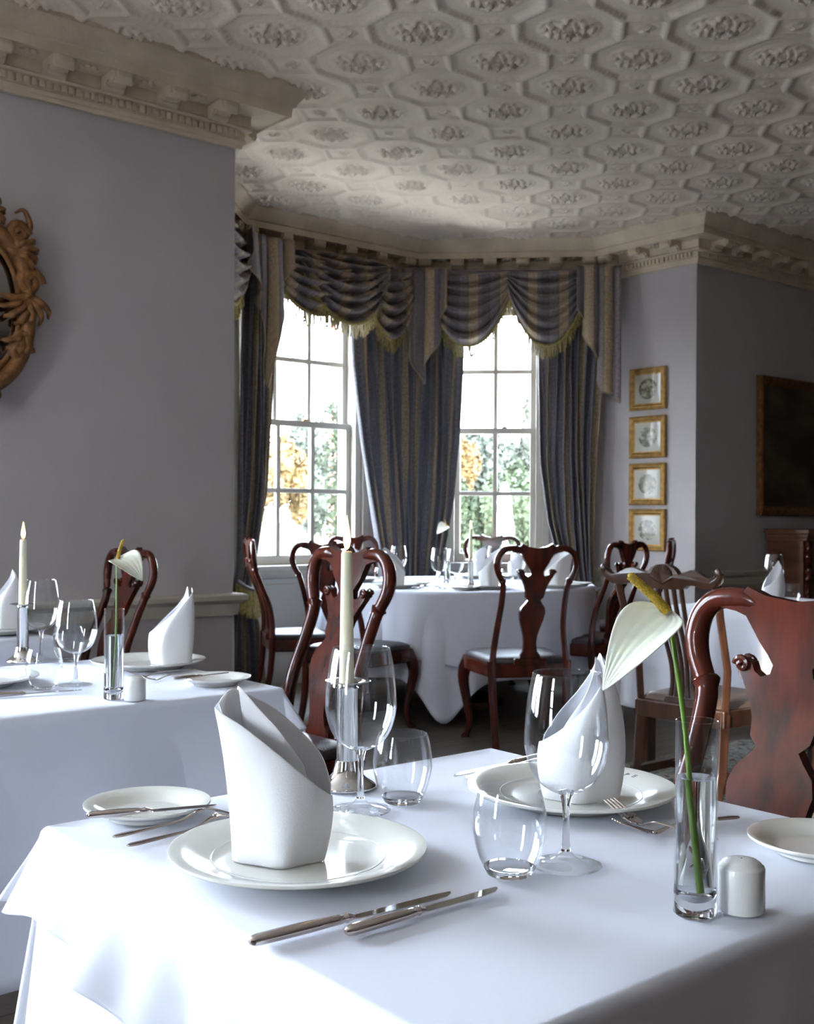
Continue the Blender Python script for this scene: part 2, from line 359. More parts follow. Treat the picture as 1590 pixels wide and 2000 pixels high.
def wall(name, p0, p1, openings=(), mat='wall', z1=CZ + .1, ext=(0, 0)):
    g = G(); L = math.dist(p0, p1); t = 0
    for (o0, o1, oz0, oz1) in sorted(openings):
        wall_seg(g, p0, p1, 0, z1, t, o0, ext=(ext[0] if t == 0 else 0, 0)); wall_seg(g, p0, p1, 0, oz0, o0, o1); wall_seg(g, p0, p1, oz1, z1, o0, o1); t = o1
    wall_seg(g, p0, p1, 0, z1, t, L, ext=(ext[0] if t == 0 else 0, ext[1]))
    return struct(g.build(name, mat, smooth=False))
ZS, ZT = .80, 2.84
winA = (4.02 - 3.89, 5.10 - 3.89)            # along K3 -> K2
LC = math.dist(pK2, pK1); winC = (LC - 1.18, LC - .45)   # along K2 -> K1
LD = math.dist(pL2, pK3); winD = (.30, LD - .28)
def wl(n0, n1): return (n0 - N0, n1 - N0, .70, 2.95)
wall('wall_end', (A0, N0), (A0, WN), [wl(*w) for w in END_WIN], mat='low_bounce_wall', ext=(.3, .3))
wall('wall_left', (A0, WN), pL, [(a0 - A0, a1 - A0, .70, 2.95) for a0, a1 in MAIN_WIN])
wall('wall_bay_return', (pL[0], WN + WT), pL2)
wall('wall_bay_left', pL2, pK3, [(winD[0], winD[1], ZS, ZT)], ext=(.1, .1))
wall('wall_bay_front', pK3, pK2, [(winA[0], winA[1], ZS, ZT)], ext=(.1, .1))
wall('wall_bay_right', pK2, pK1, [(winC[0], winC[1], ZS, ZT)], ext=(.1, .1))
wall('wall_pictures', pK1, pP)
wall('wall_right', pP, (A1, WN), ext=(-.3, 0))
wall('wall_far', (A1, WN), (A1, N0), mat='low_bounce_wall', ext=(.3, .3))
wall('wall_back', (A1, N0), (A0, N0), mat='low_bounce_wall')
g = G(); g.box(A0 - .4, A1 + .4, N0 - .4, WN + .3, -.12, 0, Matrix.Rotation(TH, 4, 'Z'))
bay = [(2.567, WN + .3), (2.567, 5.75), (3.77, 6.948), (5.68, 6.948), (6.9, 5.73), (6.9, WN + .3)]
n = len(bay); g.add([AN(a, b, 0) for a, b in bay] + [AN(a, b, -.12) for a, b in bay], [tuple(range(n)), tuple(range(n, 2 * n))[::-1]] + [(i, (i + 1) % n, (i + 1) % n + n, i + n) for i in range(n)])
struct(g.build('floor', 'floor', smooth=False))

# ceiling: octagonal coffers modelled in relief
PA, PN_, CA, CN = .465, .43, 4.053, 3.676
def relief(a, n):
    p = ((a - CA) / PA + .5) % 1 - .5; q = ((n - CN) / PN_ + .5) % 1 - .5
    ap, aq = abs(p), abs(q); d = min(.5 - max(ap, aq), (.70 - ap - aq) / 1.414)
    h = 0.0
    if ap + aq > .70:                       # small rosette between four octagons
        cp, cq = .5 - ap, .5 - aq; r = math.hypot(cp, cq); t = math.atan2(cq, cp)
        rim = (ap + aq - .70) / 1.414
        if rim < .03: h = .014
        elif r < .085: h = .009 + .007 * math.cos(8 * t) * math.sin(r / .085 * PI) + .008 * max(0, 1 - r / .03)
        else: h = .003
        return h
    if d < .022: h = .015
    elif d < .032: h = .007
    elif d < .045: h = .012 if math.sin((p * 1.0 + q * 1.0) * 95) * math.sin((p - q) * 95) > -.1 else .004
    elif d < .056: h = .007
    elif d < .066: h = .003
    r = math.hypot(p, q)
    if r < .275:
        t = math.atan2(q, p); e = r / .275
        leaf = math.sin(7 * t + 5 * e) * math.cos(9 * e * 1.4 + .8 * math.sin(3 * t)) + .5 * math.sin(13 * t - 9 * e) * math.sin(6.0 * e)
        h = .003 + .010 * (1 - e ** 4) + .020 * leaf * math.sin(PI * min(1, e)) + (.012 * max(0, 1 - e / .22))
    elif r < .30: h = max(h, .005)
    return h
def in_bay(a, n):
    if n < WN + .05: return True
    return 2.8 < a < 6.65 and n < 6.7 and (n - 5.6) < (a - 2.85) + .05 and (n - 5.6) < (6.62 - a) + .05
g = G(); R = 46
i0, i1 = int((A0 - CA) / PA) - 1, int((A1 - CA) / PA) + 2; j0, j1 = int((N0 - CN) / PN_) - 1, int((6.7 - CN) / PN_) + 2
for i in range(i0, i1):
    for j in range(j0, j1):
        ac, nc = CA + i * PA, CN + j * PN_
        if nc > WN and not in_bay(ac, nc - .2) and not in_bay(ac - .2, nc - .2) and not in_bay(ac + .2, nc - .2): continue
        w = AN(ac, nc); ok = w.y > 3.9 and abs(w.x) / max(w.y, .1) < .50
        k = R if ok else 2
        if w.y > 7.6: k = min(k, 34)
        if ok: g.sheet(lambda u, v: AN(ac + (u - .5) * PA, nc + (v - .5) * PN_, CZ - relief(ac + (u - .5) * PA * .9999, nc + (v - .5) * PN_ * .9999)), k, k)
        else: g.sheet(lambda u, v: AN(ac + (u - .5) * PA, nc + (v - .5) * PN_, CZ - .004), 1, 1)
ce = g.build('ceiling', 'plaster', angle=180); struct(ce)
g = G(); g.box(A0 - .4, A1 + .4, N0 - .4, WN + .3, CZ + .09, CZ + .2, Matrix.Rotation(TH, 4, 'Z'))
g.add([AN(a, b, CZ + .09) for a, b in bay] + [AN(a, b, CZ + .2) for a, b in bay], [tuple(range(n)), tuple(range(n, 2 * n))[::-1]] + [(i, (i + 1) % n, (i + 1) % n + n, i + n) for i in range(n)])
struct(g.build('trim_light_stop_slab', 'plaster', smooth=False))  # unseen slab added above the ceiling to stop light leaking in

# swept mouldings
def offset_poly(pts, off):
    out = []
    for i, p in enumerate(pts):
        P = Vector(p); ds = []
        if i > 0: ds.append((P - Vector(pts[i - 1])).normalized())
        if i < len(pts) - 1: ds.append((Vector(pts[i + 1]) - P).normalized())
        ns = [Vector((d.y, -d.x)) for d in ds]          # right-hand side = room
        if len(ns) == 2: m = (ns[0] + ns[1]).normalized(); k = off / m.dot(ns[0])
        else: m = ns[0]; k = off
        out.append(P + m * k)
    return out
def sweep(name, pts, prof, mat, caps=True, parent=None):
    g = G(); rows = [offset_poly(pts, p) for p, z in prof]; m = len(prof); k = len(pts)
    vs = [AN(rows[j][i].x, rows[j][i].y, prof[j][1]) for i in range(k) for j in range(m)]
    fs = [(i * m + j, i * m + (j + 1) % m, (i + 1) * m + (j + 1) % m, (i + 1) * m + j) for i in range(k - 1) for j in range(m)]
    fs += [tuple(range(m)), tuple((k - 1) * m + j for j in range(m))]
    g.add(vs, fs); return g.build(name, mat, parent, angle=30)
main_line = [(A0, WN), pL, pL2, pK3, pK2, pK1, pP, (A1, WN)]
prof = [(0, 2.97), (.022, 2.97), (.026, 2.985), (.034, 2.99), (.038, 3.005), (.032, 3.012), (.036, 3.045), (.060, 3.052), (.064, 3.062), (.054, 3.07), (.056, 3.125), (.185, 3.128),
        (.19, 3.118), (.197, 3.118), (.20, 3.16), (.212, 3.165), (.216, 3.178), (.232, 3.20), (.25, 3.225), (.262, 3.24), (.266, CZ + .02), (0, CZ + .02)]
cornice = struct(sweep('trim_cornice', main_line, prof, 'cornice'))
# modillions, rosettes and dentils on the cornice
def modillion_g():
    g = G()
    pr = [(.05, 3.126), (.178, 3.126), (.182, 3.10), (.172, 3.083), (.150, 3.080), (.132, 3.092), (.108, 3.098), (.090, 3.085), (.078, 3.066), (.05, 3.062)]
    for w, s in ((.050, 1.0), (.036, 1.06)):
        vs = [(-w, p * s if p > .06 else p, z - (0 if s == 1 else .004)) for p, z in pr] + [(w, p * s if p > .06 else p, z - (0 if s == 1 else .004)) for p, z in pr]; m = len(pr)
        g.add(vs, [tuple(range(m)), tuple(range(m, 2 * m))] + [(i, (i + 1) % m, (i + 1) % m + m, i + m) for i in range(m)])
    g.tube([(-.044, .168, 3.088), (.044, .168, 3.088)], .017, 10); g.tube([(-.043, .082, 3.076), (.043, .082, 3.076)], .013, 10)
    return g
def dentil_g():
    g = G()
    for k in range(8):
        x = -.1325 + .0331 * (k + .5); g.box(x - .010, x + .010, .03, .052, 3.016, 3.046)
    return g
mod0 = modillion_g().build('modillion', 'cornice', cornice, bevel=.004)
rg = G(); rg.ball((0, .115, 3.123), (.03, .03, .012), 12, 6)
for k in range(6): t = k * PI / 3; rg.ball((.028 * math.cos(t), .115 + .028 * math.sin(t), 3.121), (.014, .014, .010), 8, 6)
ros0 = rg.build('rosette', 'cornice', cornice); den0 = dentil_g().build('dentil_run', 'cornice', cornice, smooth=False)
first = True
def place_part(o0, cnt, p, d, flag=[{}]):
    c = o0 if cnt == 0 else o0.copy()
    if cnt: COL.objects.link(c); c.parent = cornice
    w = AN(p[0], p[1]); c.location = (w.x, w.y, 0)
    ang = math.atan2(d[1], d[0]) + TH + PI     # local +y must point into the room
    c.rotation_euler = (0, 0, ang)
cm = cr_ = cd = 0
for p0, p1 in zip(main_line, main_line[1:]):
    L = math.dist(p0, p1); d = ((p1[0] - p0[0]) / L, (p1[1] - p0[1]) / L)
    k = max(1, round(L / .265)); stp = L / k
    conv0 = p0 in (pL, pP)
    for q in range(k):
        t = (q + .5) * stp; p = (p0[0] + d[0] * t, p0[1] + d[1] * t); w = AN(*p)
        if w.y < 3.6 or abs(w.x) / w.y > .44: continue
        place_part(mod0, cm, p, d); cm += 1
        place_part(den0, cd, p, d); cd += 1
        if q < k - 1:
            t = (q + 1) * stp; p = (p0[0] + d[0] * t, p0[1] + d[1] * t); place_part(ros0, cr_, p, d); cr_ += 1
rail_prof = [(0, .70), (.02, .70), (.022, .725), (.026, .745), (.026, .755), (.040, .765), (.055, .775), (.058, .795), (.046, .803), (0, .805)]
win_segs = {1: winD, 2: winA, 3: winC}
struct(sweep('trim_chair_rail_left', [(A0, WN), pL, pL2], rail_prof, 'trim'))
struct(sweep('trim_chair_rail_right', [pK1, pP, (A1, WN)], rail_prof, 'trim'))
sk = [(0, 0), (.028, 0), (.028, .15), (.022, .165), (.022, .18), (.012, .20), (0, .205)]
struct(sweep('baseboard_main', main_line, sk, 'white_wood'))
# white dado panelling below the bay windows
dg = [(0, .20), (.012, .20), (.012, .70), (.02, .67), (.02, .70), (.012, .71), (.012, .74), (.05, .752), (.058, .775), (.05, .80), (0, .80)]
struct(sweep('trim_bay_dado', [pL2, pK3, pK2, pK1], dg, 'white_wood'))

# sash windows
def sash_window(name, p0, p1, w, ncol, label, z0=ZS, z1=ZT, rows=4, mat='white_wood'):
    d = Vector((p1[0] - p0[0], p1[1] - p0[1])).normalized(); wd = AN(d.x, d.y); o = bpy.data.objects.new(name, None); COL.objects.link(o)
    loc = AN(p0[0] + d.x * w[0], p0[1] + d.y * w[0], 0); o.location = loc; ang = math.atan2(wd.y, wd.x); o.rotation_euler = (0, 0, ang); struct(o)
    L = w[1] - w[0]                          # local x along the wall, +y outwards
    g = G()
    for x0, x1 in ((0, .055), (L - .055, L)): g.box(x0, x1, .01, .20, z0, z1)
    g.box(0, L, .01, .20, z1 - .05, z1); g.box(-.03, L + .03, -.05, .22, z0, z0 + .035)
    for x0, x1 in ((-.05, .0), (L, L + .05)): g.box(x0, x1, -.015, .01, z0, z1 + .04)
    g.box(-.05, L + .05, -.015, .01, z1, z1 + .05)
    g.build('window_frame', mat, o, smooth=False, bevel=.004)
    zm = (z0 + z1) / 2 + .03
    for nm, a, b, y in (('lower_sash', z0 + .035, zm + .02, .07), ('upper_sash', zm - .02, z1 - .05, .12)):
        g = G(); x0, x1 = .055, L - .055; st = .042; br = .07 if nm[0] == 'l' else .045
        g.box(x0, x0 + st, y, y + .04, a, b); g.box(x1 - st, x1, y, y + .04, a, b); g.box(x0, x1, y - .001, y + .041, a, a + br); g.box(x0, x1, y - .001, y + .041, b - .045, b)
        pw = (x1 - x0 - 2 * st)
        for c in range(1, ncol): xx = x0 + st + pw * c / ncol; g.box(xx - .017, xx + .017, y + .004, y + .036, a, b)
        for r in range(1, rows // 2): zz = lerp(a + br, b - .045, r / (rows // 2)); g.box(x0, x1, y + .004, y + .036, zz - .017, zz + .017)
        s = g.build(nm, mat, o, smooth=False, bevel=.003)
        g = G(); g.box(x0 + .01, x1 - .01, y + .018, y + .021, a + .01, b - .01); g.build('pane', 'pane', s, smooth=False)
    g = G(); g.box(L / 2 + .05, L / 2 + .09, .055, .075, zm + .02, zm + .03); g.tube([(L / 2 + .07, .06, zm + .03), (L / 2 + .07, .055, zm + .07)], .006, 8); g.build('sash_catch', 'gold', o)
    return o
sash_window('window_1', pL2, pK3, winD, 2, '')
sash_window('window_2', pK3, pK2, winA, 3, '')
sash_window('window_3', pK2, pK1, winC, 2, '')
for i, w in enumerate(END_WIN): sash_window('window_%d' % (4 + i), (A0, N0), (A0, WN), (w[0] - N0, w[1] - N0), 3, '', .70, 2.95, 4)
for i, w in enumerate(MAIN_WIN): sash_window('window_%d' % (5 + i), (A0, WN), pL, (w[0] - A0, w[1] - A0), 3, '', .70, 2.95, 4)
# ================================================================ OUTSIDE
g = G(); g.add([AN(-60, 7.2, -.35), AN(90, 7.2, -.35), AN(90, 130, .35), AN(-60, 130, .35)], [(0, 1, 2, 3)])
g.add([AN(-60, -40, -.36), AN(A0 - .4, -40, -.36), AN(A0 - .4, 7.3, -.36), AN(-60, 7.3, -.36)], [(0, 1, 2, 3)])
o = g.build('lawn', 'grass', smooth=False); tag(o, kind='structure')
def foliage(center, rad, count, size, seed, squash=1.0):
    rnd = random.Random(seed); g = G()
    blobs = [(Vector((rnd.uniform(-1, 1) * rad[0] * .62, rnd.uniform(-1, 1) * rad[1] * .62, rnd.uniform(-.62, .75) * rad[2])), rnd.uniform(.38, .6)) for _ in range(9)]
    for b, k in blobs: g.ball(Vector(center) + b, (rad[0] * k * .97, rad[1] * k * .97, rad[2] * k * .94), 10, 7)
    for _ in range(count):
        b, k = rnd.choice(blobs); d = Vector((rnd.gauss(0, 1), rnd.gauss(0, 1), rnd.gauss(0, 1))).normalized() * rnd.uniform(.9, 1.1)
        p = Vector(center) + b + Vector((d.x * rad[0] * k, d.y * rad[1] * k, d.z * rad[2] * k))
        u = Vector((rnd.gauss(0, 1), rnd.gauss(0, 1), rnd.gauss(0, 1))).normalized() * size; v = u.cross(Vector((rnd.gauss(0, 1), rnd.gauss(0, 1), 1))).normalized() * size * .6
        g.add([p - u, p - v, p + u, p + v], [(0, 1, 2, 3)])
    return g
def tree(px, py_top, py_bot, Y, wpx, mat, label, seed, name='tree', trunk=True, cat='tree', count=2200, leaf=None):
    top, bot = at(px, py_top, Y), at(px, py_bot, Y); w = wpx / F * Y / 2; h = (top.z - bot.z) / 2
    zg = -.3; t = thing(name, label, cat, (top.x, Y, zg), 0, 'garden trees')
    foliage((0, 0, (top.z + bot.z) / 2 - zg), (w, w, h), count, leaf or Y * .0042, seed).build('foliage', mat, t, smooth=False)
    if trunk: G().tube([(0, 0, 0), (.05, 0, (top.z + bot.z) / 2 - zg)], [w * .09, w * .05], 8).build('trunk', 'bark', t)
    return t
tree(512, 830, 1024, 42, 95, 'leaf2', 'golden yellow autumn tree on the lawn, at the left edge of the left window', 1)
tree(560, 855, 1024, 38, 80, 'leaf2', 'orange autumn tree on the lawn beside the golden one', 2)
tree(606, 832, 1024, 75, 90, 'leaf1', 'hazy grey green tree behind the orange tree, left of the brick pier', 3)
tree(655, 842, 1024, 70, 95, 'leaf1', 'hazy green tree seen next to the ivy on the brick pier', 4)
tree(722, 850, 1024, 95, 60, 'leaf1', 'hazy green tree partly hidden by the brick pier', 41)
tree(905, 872, 1024, 60, 66, 'leaf2', 'pale orange autumn tree at the left of the right window', 5)
tree(945, 842, 1024, 72, 90, 'leaf1', 'grey green tree in the middle of the right window', 6)
tree(1008, 838, 1024, 66, 100, 'leaf1', 'large hazy green tree behind the closed parasol', 7)
tree(1050, 790, 900, 60, 60, 'leaf1', 'tall thin leafed tree rising at the right edge of the right window', 8, count=300)
tree(1040, 905, 1062, 30, 110, 'leaf3', 'yellow green shrub behind the hedge, right of the parasol', 9, name='shrub', trunk=False, cat='shrub')
for k, (px, w, pt) in enumerate(((912, 62, 962), (966, 60, 965), (1020, 60, 955))):
    lab = ['clipped green hedge bush at the left of the right window', 'clipped green hedge bush just behind the closed parasol', 'clipped green hedge bush right of the closed parasol'][k]
    t = tree(px, pt, 1190, 15.5, w, 'leaf3', lab, 20 + k, name='hedge_bush', trunk=False, cat='hedge', count=2600, leaf=.05); t['group'] = 'hedge bushes'
tree(1066, 940, 1110, 15.5, 46, 'leaf3', 'dark green hedge bush at the right edge of the right window', 27, name='hedge_bush', trunk=False, cat='hedge', count=1500, leaf=.05)
# brick pier with ivy
p = at(672, 1000, 10.2); t = thing('brick_pier', 'red brick pier of the house standing outside the left window', 'pier', (p.x + .05, p.y + .1, -.35), TH)
G().box(-.10, .35, -.2, .2, 0, 5.2).build('pier_shaft', 'brick', t, smooth=False)
G().box(-.13, .38, -.23, .23, 0, .4).build('plinth', 'brick', t, smooth=False)
g = G(); rnd = random.Random(5)
for _ in range(1500):
    z = rnd.uniform(1.0, 2.15); wd = .12 + .05 * math.sin(z * 9); q = at(664, 1000, 9.7)
    c = Vector((q.x + rnd.gauss(0, 1) * wd * .6, q.y + rnd.uniform(-.1, .14), z)); u = Vector((rnd.gauss(0, 1), rnd.gauss(0, 1), rnd.gauss(0, 1))).normalized() * .022; v = u.cross(Vector((rnd.random(), -1, rnd.random()))).normalized() * .018
    g.add([c - u, c - v, c + u, c + v], [(0, 1, 2, 3)])
q = at(664, 1000, 9.7); g.tube([(q.x + .05, q.y, -.3), (q.x + .03, q.y, .8), (q.x, q.y, 2.1)], [.02, .015, .006], 6)
tag(g.build('ivy', 'leaf3', smooth=False), 'green ivy plant climbing up in front of the brick pier', 'ivy')
p = tp(986, 1060, -.3); p = at(986, 1010, 13.0); t = thing('parasol', 'closed white garden parasol on a wooden pole outside the right window', 'parasol', (p.x, p.y, -.34))
za, zb = at(986, 942, 13).z + .34, at(986, 1046, 13).z + .34
g = G(); vs = []
K = 32
prof_ = [(.02, za), (.045, za - .07), (.075, za - .2), (.085, za - .24), (.07, za - .26), (.09, za - .45), (.105, zb + .05), (.10, zb)]
for r, z in prof_:
    for i in range(K): tt = 2 * PI * i / K; rr = r * (1 + .12 * math.sin(8 * tt)); vs.append((rr * math.cos(tt), rr * math.sin(tt), z))
g.add(vs, [(j * K + i, j * K + (i + 1) % K, (j + 1) * K + (i + 1) % K, (j + 1) * K + i) for j in range(len(prof_) - 1) for i in range(K)] + [tuple(range(K))])
g.build('folded_canopy', 'parasol', t); G().tube([(0, 0, 0), (0, 0, zb + .3)], .022, 10).build('pole', 'pole', t); G().lathe([(0, 0), (.22, 0), (.22, .06), (.04, .08), (.03, .2), (0, .2)], 24).build('base', 'white_wood', t)
# ================================================================ CURTAINS
def seg_pt(p0, p1, t, off=0.0):
    d = Vector((p1[0] - p0[0], p1[1] - p0[1])).normalized(); q = Vector(p0) + d * t + Vector((d.y, -d.x)) * off
    return q
def seg_t(p0, p1, off, px):
    """distance along a wall segment where the sight line of photo column px meets it"""
    r = (px - CX) / F; a, b = seg_pt(p0, p1, 0, off), seg_pt(p0, p1, 1, off); A_, B_ = AN(*a), AN(*b); D = B_ - A_
    return (r * A_.y - A_.x) / (D.x - r * D.y)
def zof(p0, p1, off, px, y):
    t = seg_t(p0, p1, off, px); Y = AN(*seg_pt(p0, p1, t, off)).y; return EYE + (CY - y) / F * Y
def curtain(name, label, seg, off, left, right, ztie, pleats=7, mat='curtain', ztop=3.0, amp=.032, zb=.012, flare=1.0, group=None, tie=True, uvoff=0.0, flip=False, shift=.05):
    p0, p1 = seg
    lt = [(z, seg_t(p0, p1, off, px)) for z, px in left]; rt = [(z, seg_t(p0, p1, off, px)) for z, px in right]
    wid = abs(rt[-1][1] - lt[-1][1]) * 1.9
    rnd = random.Random(len(label)); ph = [rnd.uniform(-.5, .5) for _ in range(20)]
    def fn(u, v):
        z = lerp(zb, ztop, v); a, b = interp(z, lt), interp(z, rt); t = lerp(a, b, u)
        k = abs(b - a) / wid; am = amp * (1.15 - .35 * k) * (1 + .25 * math.sin(7 * u + 2 * z))
        w = pleats * u * 2 * PI + .35 * math.sin(1.7 * z + ph[int(u * 9)] * .0 + 3 * u)
        near = math.exp(-((z - ztie) / .16) ** 2)
        o = off + am * math.sin(w) * (1 - .45 * near) + .008 * math.sin(2.3 * w + z * 3) - .02 * near
        t += .012 * math.cos(w) + .01 * math.sin(2.1 * z + 9 * u)
        q = seg_pt(p0, p1, t, o); return AN(q.x, q.y, z)
    P = thing(name, label, 'curtain', AN(*seg_pt(p0, p1, (lt[0][1] + rt[0][1]) / 2, off)), 0, group)
    iv = Matrix.Translation(P.location).inverted()
    g = G(); g.sheet(lambda u, v: iv @ fn(u, v), pleats * 12, 46, lambda u, v: (u * wid + uvoff, v * 3)); g.build('fabric', mat, P, angle=180, solid=.004)
    if tie:
        a, b = interp(ztie, lt), interp(ztie, rt); g = G(); pts = []
        m = 14
        for i in range(m + 1):
            u = i / m; q = seg_pt(p0, p1, lerp(a - .02, b + .02, u), off + .06 + .035 * math.sin(PI * u)); pts.append(iv @ AN(q.x, q.y, ztie + .05 * (u if flip else 1 - u) - .03 * math.sin(PI * u)))
        g.tube(pts, [(.045, .014)] * len(pts), 10, up=(0, 0, 1)); tb = g.build('tie_back', 'swag', P)
        g = G(); rn = random.Random(3)
        for i in range(70):
            u = (i + .5) / 70; k = u * m; j = min(m - 1, int(k)); p = pts[j].lerp(pts[j + 1], k - j) + Vector((rn.uniform(-.012, .012), rn.uniform(-.012, .012), -.01))
            g.tube([p, p + Vector((rn.uniform(-.015, .015), rn.uniform(-.01, .01), -.15 - rn.uniform(0, .04)))], .009, 5)
        tag(g.build('fringe', 'fringe', P), kind='stuff')
    return P
SA, SC, SD = (pK3, pK2), (pK2, pK1), (pL2, pK3)
curtain('window_curtain', 'striped curtain at the left edge of the left window, tied back beside the wall corner', SA, .16,
        [(0, 452), (.4, 455), (.72, 462), (1.3, 465), (3, 472)], [(0, 520), (.35, 512), (.70, 492), (.95, 503), (1.35, 521), (1.9, 528), (2.5, 531), (3, 540)], .70, 6, group='striped window curtains')
curtain('window_curtain', 'striped curtain hanging on the right side of the left window', SA, .17,
        [(0, 735), (.55, 745), (.8, 742), (1.2, 724), (1.7, 703), (2.3, 686), (3, 676)], [(0, 806), (1, 803), (3, 803)], .60, 7, group='striped window curtains', tie=True)
curtain('window_curtain', 'striped curtain hanging on the left side of the right window', SC, .17,
        [(0, 798), (1, 800), (3, 800)], [(0, 885), (.55, 858), (.9, 868), (1.3, 885), (1.8, 894), (2.3, 898), (3, 901)], .60, 6, group='striped window curtains', uvoff=.1)
curtain('window_curtain', 'striped curtain on the right side of the right window, next to the framed prints', SC, .17,
        [(0, 1100), (.62, 1116), (.85, 1090), (1.15, 1068), (1.6, 1053), (2.3, 1049), (3, 1046)], [(0, 1168), (.8, 1160), (1.8, 1164), (3, 1182)], .62, 8, group='striped window curtains', flip=True, uvoff=.05)
curtain('lining_curtain', 'pale cream curtain lining hanging at the grey wall corner left of the striped curtains', SD, .12,
        [(0, 405), (3, 405)], [(0, 462), (.8, 466), (2.4, 474), (3, 476)], .66, 4, mat='lining', tie=False, amp=.02)
ZP = 3.02
pel = G()
for p0, p1 in (SD, SA, SC):
    L = math.dist(p0, p1); a = [seg_pt(p0, p1, t, o) for t, o in ((.03, .02), (L - .03, .02), (L - .08, .21), (.08, .21))]
    vs = [AN(q.x, q.y, ZP - .02) for q in a] + [AN(q.x, q.y, ZP + .005) for q in a]; pel.add(vs, [(0, 3, 2, 1), (4, 5, 6, 7), (0, 1, 5, 4), (1, 2, 6, 5), (2, 3, 7, 6), (3, 0, 4, 7)])
tag(pel.build('pelmet_board', 'swag', smooth=False), 'narrow pelmet board under the cornice that carries the window swags', 'pelmet')
def swag(label, seg, off, pxl, pxr, zbot, ztl=ZP, ztr=ZP, folds=6, tw=.30, seed=0, uvo=0.0):
    p0, p1 = seg; tl, tr = seg_t(p0, p1, off, pxl), seg_t(p0, p1, off, pxr); drop = min(ztl, ztr) - zbot; w = tr - tl
    c = seg_pt(p0, p1, (tl + tr) / 2, off); P = thing('swag', label, 'window swag', AN(c.x, c.y, ZP), 0, 'draped swags over the bay windows'); iv = Matrix.Translation(P.location).inverted()
    def fn(u, v):
        uu = u; sag = (1 - abs(2 * uu - 1) ** 2.1)
        # upper edge starts gathered near the ends, lower edge hangs in a curve
        s = lerp(.5 + (uu - .5) * .98, uu, v); x = tl + w * s
        z = lerp(ztl, ztr, uu) - .015 - (drop - .015) * sag * v ** .9 - .10 * v * (1 - sag)
        env = math.sin(PI * uu) ** .6
        f = math.sin(folds * 2 * PI * v ** .85 + 2.2 * (uu - .5) + seed) * .045 * env * (.35 + .65 * (1 - v * .4)) + .014 * math.sin(5 * v * PI * 2 + seed * 2 + 6 * uu)
        o = off + .05 + .07 * math.sin(PI * min(1, v * .8)) * env + f - .02 * v
        q = seg_pt(p0, p1, x, o); return iv @ AN(q.x, q.y, z)
    g = G(); g.sheet(fn, 40, 48, lambda u, v: (u * w * 1.3 + uvo, v * drop)); g.build('swag_fabric', 'swag', P, angle=180, solid=.004)
    # braid along the lower edge and bullion strands
    pts = [fn(i / 48, 1.0) + Vector((0, -.004, 0)) for i in range(49)]
    G().tube(pts, .012, 8).build('braid', 'fringe', P)
    g = G(); rn = random.Random(seed * 7 + 1); m = int(w / .0085)
    for i in range(m):
        u = (i + rn.random() * .7) / m; k = u * 48; j = min(47, int(k)); p = pts[j].lerp(pts[j + 1], k - j); ln = .095 + rn.uniform(-.015, .012)
        g.tube([p, p + Vector((rn.uniform(-.004, .004), 0, -ln * .5)), p + Vector((rn.uniform(-.014, .014), rn.uniform(-.006, .006), -ln))], rn.uniform(.0030, .0046), 5)
    tag(g.build('bullion_fringe', 'fringe', P), kind='stuff')
    return P
swag('left swag of the three over the left window, its fringe hanging against the bright pane', SA, .20, 505, 700, 2.57, seed=1)
swag('middle swag over the left window, overlapping its two neighbours', SA, .235, 575, 752, 2.53, seed=2, uvo=.12)
swag('small right swag over the left window, beside the central tail', SA, .20, 690, 805, 2.47, seed=3)
swag('left swag over the right window, beside the central tail', SC, .20, 822, 1004, 2.46, seed=4, uvo=.05)
swag('right swag over the right window, between the picture wall and its neighbour swag', SC, .225, 985, 1150, 2.45, seed=5)
LDs = math.dist(*SD)
def jabot(label, seg, off, pxl, pxr, prof_, k=3, uvo=0.0):
    p0, p1 = seg; tl, tr = seg_t(p0, p1, off, pxl), seg_t(p0, p1, off, pxr); w = tr - tl
    c = seg_pt(p0, p1, (tl + tr) / 2, off); P = thing('curtain_tail', label, 'curtain tail', AN(c.x, c.y, ZP), 0, 'pleated tails between the swags'); iv = Matrix.Translation(P.location).inverted()
    def fn(u, v):
        zb = interp(u, prof_); z = lerp(ZP, zb, v); ss_ = .65 + .35 * v
        x = tl + w * (u + .085 * math.sin(2 * PI * k * u) * ss_) * 1.0
        o = off + .09 + .032 * math.cos(2 * PI * k * u) * ss_ + .012 * math.sin(5 * z + 3 * u)
        q = seg_pt(p0, p1, x, o); return iv @ AN(q.x, q.y, z)
    g = G(); g.sheet(fn, 60, 26, lambda u, v: (u * w * 2.2 + uvo, v)); g.build('tail_fabric', 'swag', P, angle=180, solid=.005)
    pts = [fn(i / 60, 1) for i in range(61)]; G().tube(pts, .006, 6).build('piping', 'gold_cord', P)
    return P
MT['gold_cord'] = pmat('tan_piping', (.25, .19, .11), .7)
jabot('left pleated tail hanging beside the left window frame', SA, .27, 488, 556, [(0, 2.5), (.2, 2.25), (.38, 2.02), (.55, 2.45), (.7, 2.6), (.85, 2.75), (1, 2.85)], 2)
jabot('central pleated tail hanging between the two windows', SC, .24, 786, 872, [(0, 2.62), (.2, 2.4), (.42, 2.16), (.6, 2.32), (.78, 2.5), (1, 2.72)], 3, .1)
jabot('right pleated tail, the longest, ending beside the framed prints', SC, .24, 1122, 1208, [(0, 2.70), (.25, 2.5), (.45, 2.3), (.62, 2.1), (.85, 2.05), (1, 2.02)], 3, .05)
swag('narrow swag on the hidden left side of the bay, beside the grey wall corner', SD, .16, 380, 470, 2.50, seed=6, uvo=.1)
jabot('short pleated tail on the far left of the bay by the grey wall corner', SD, .2, 452, 484, [(0, 2.9), (.5, 2.7), (1, 2.5)], 2)

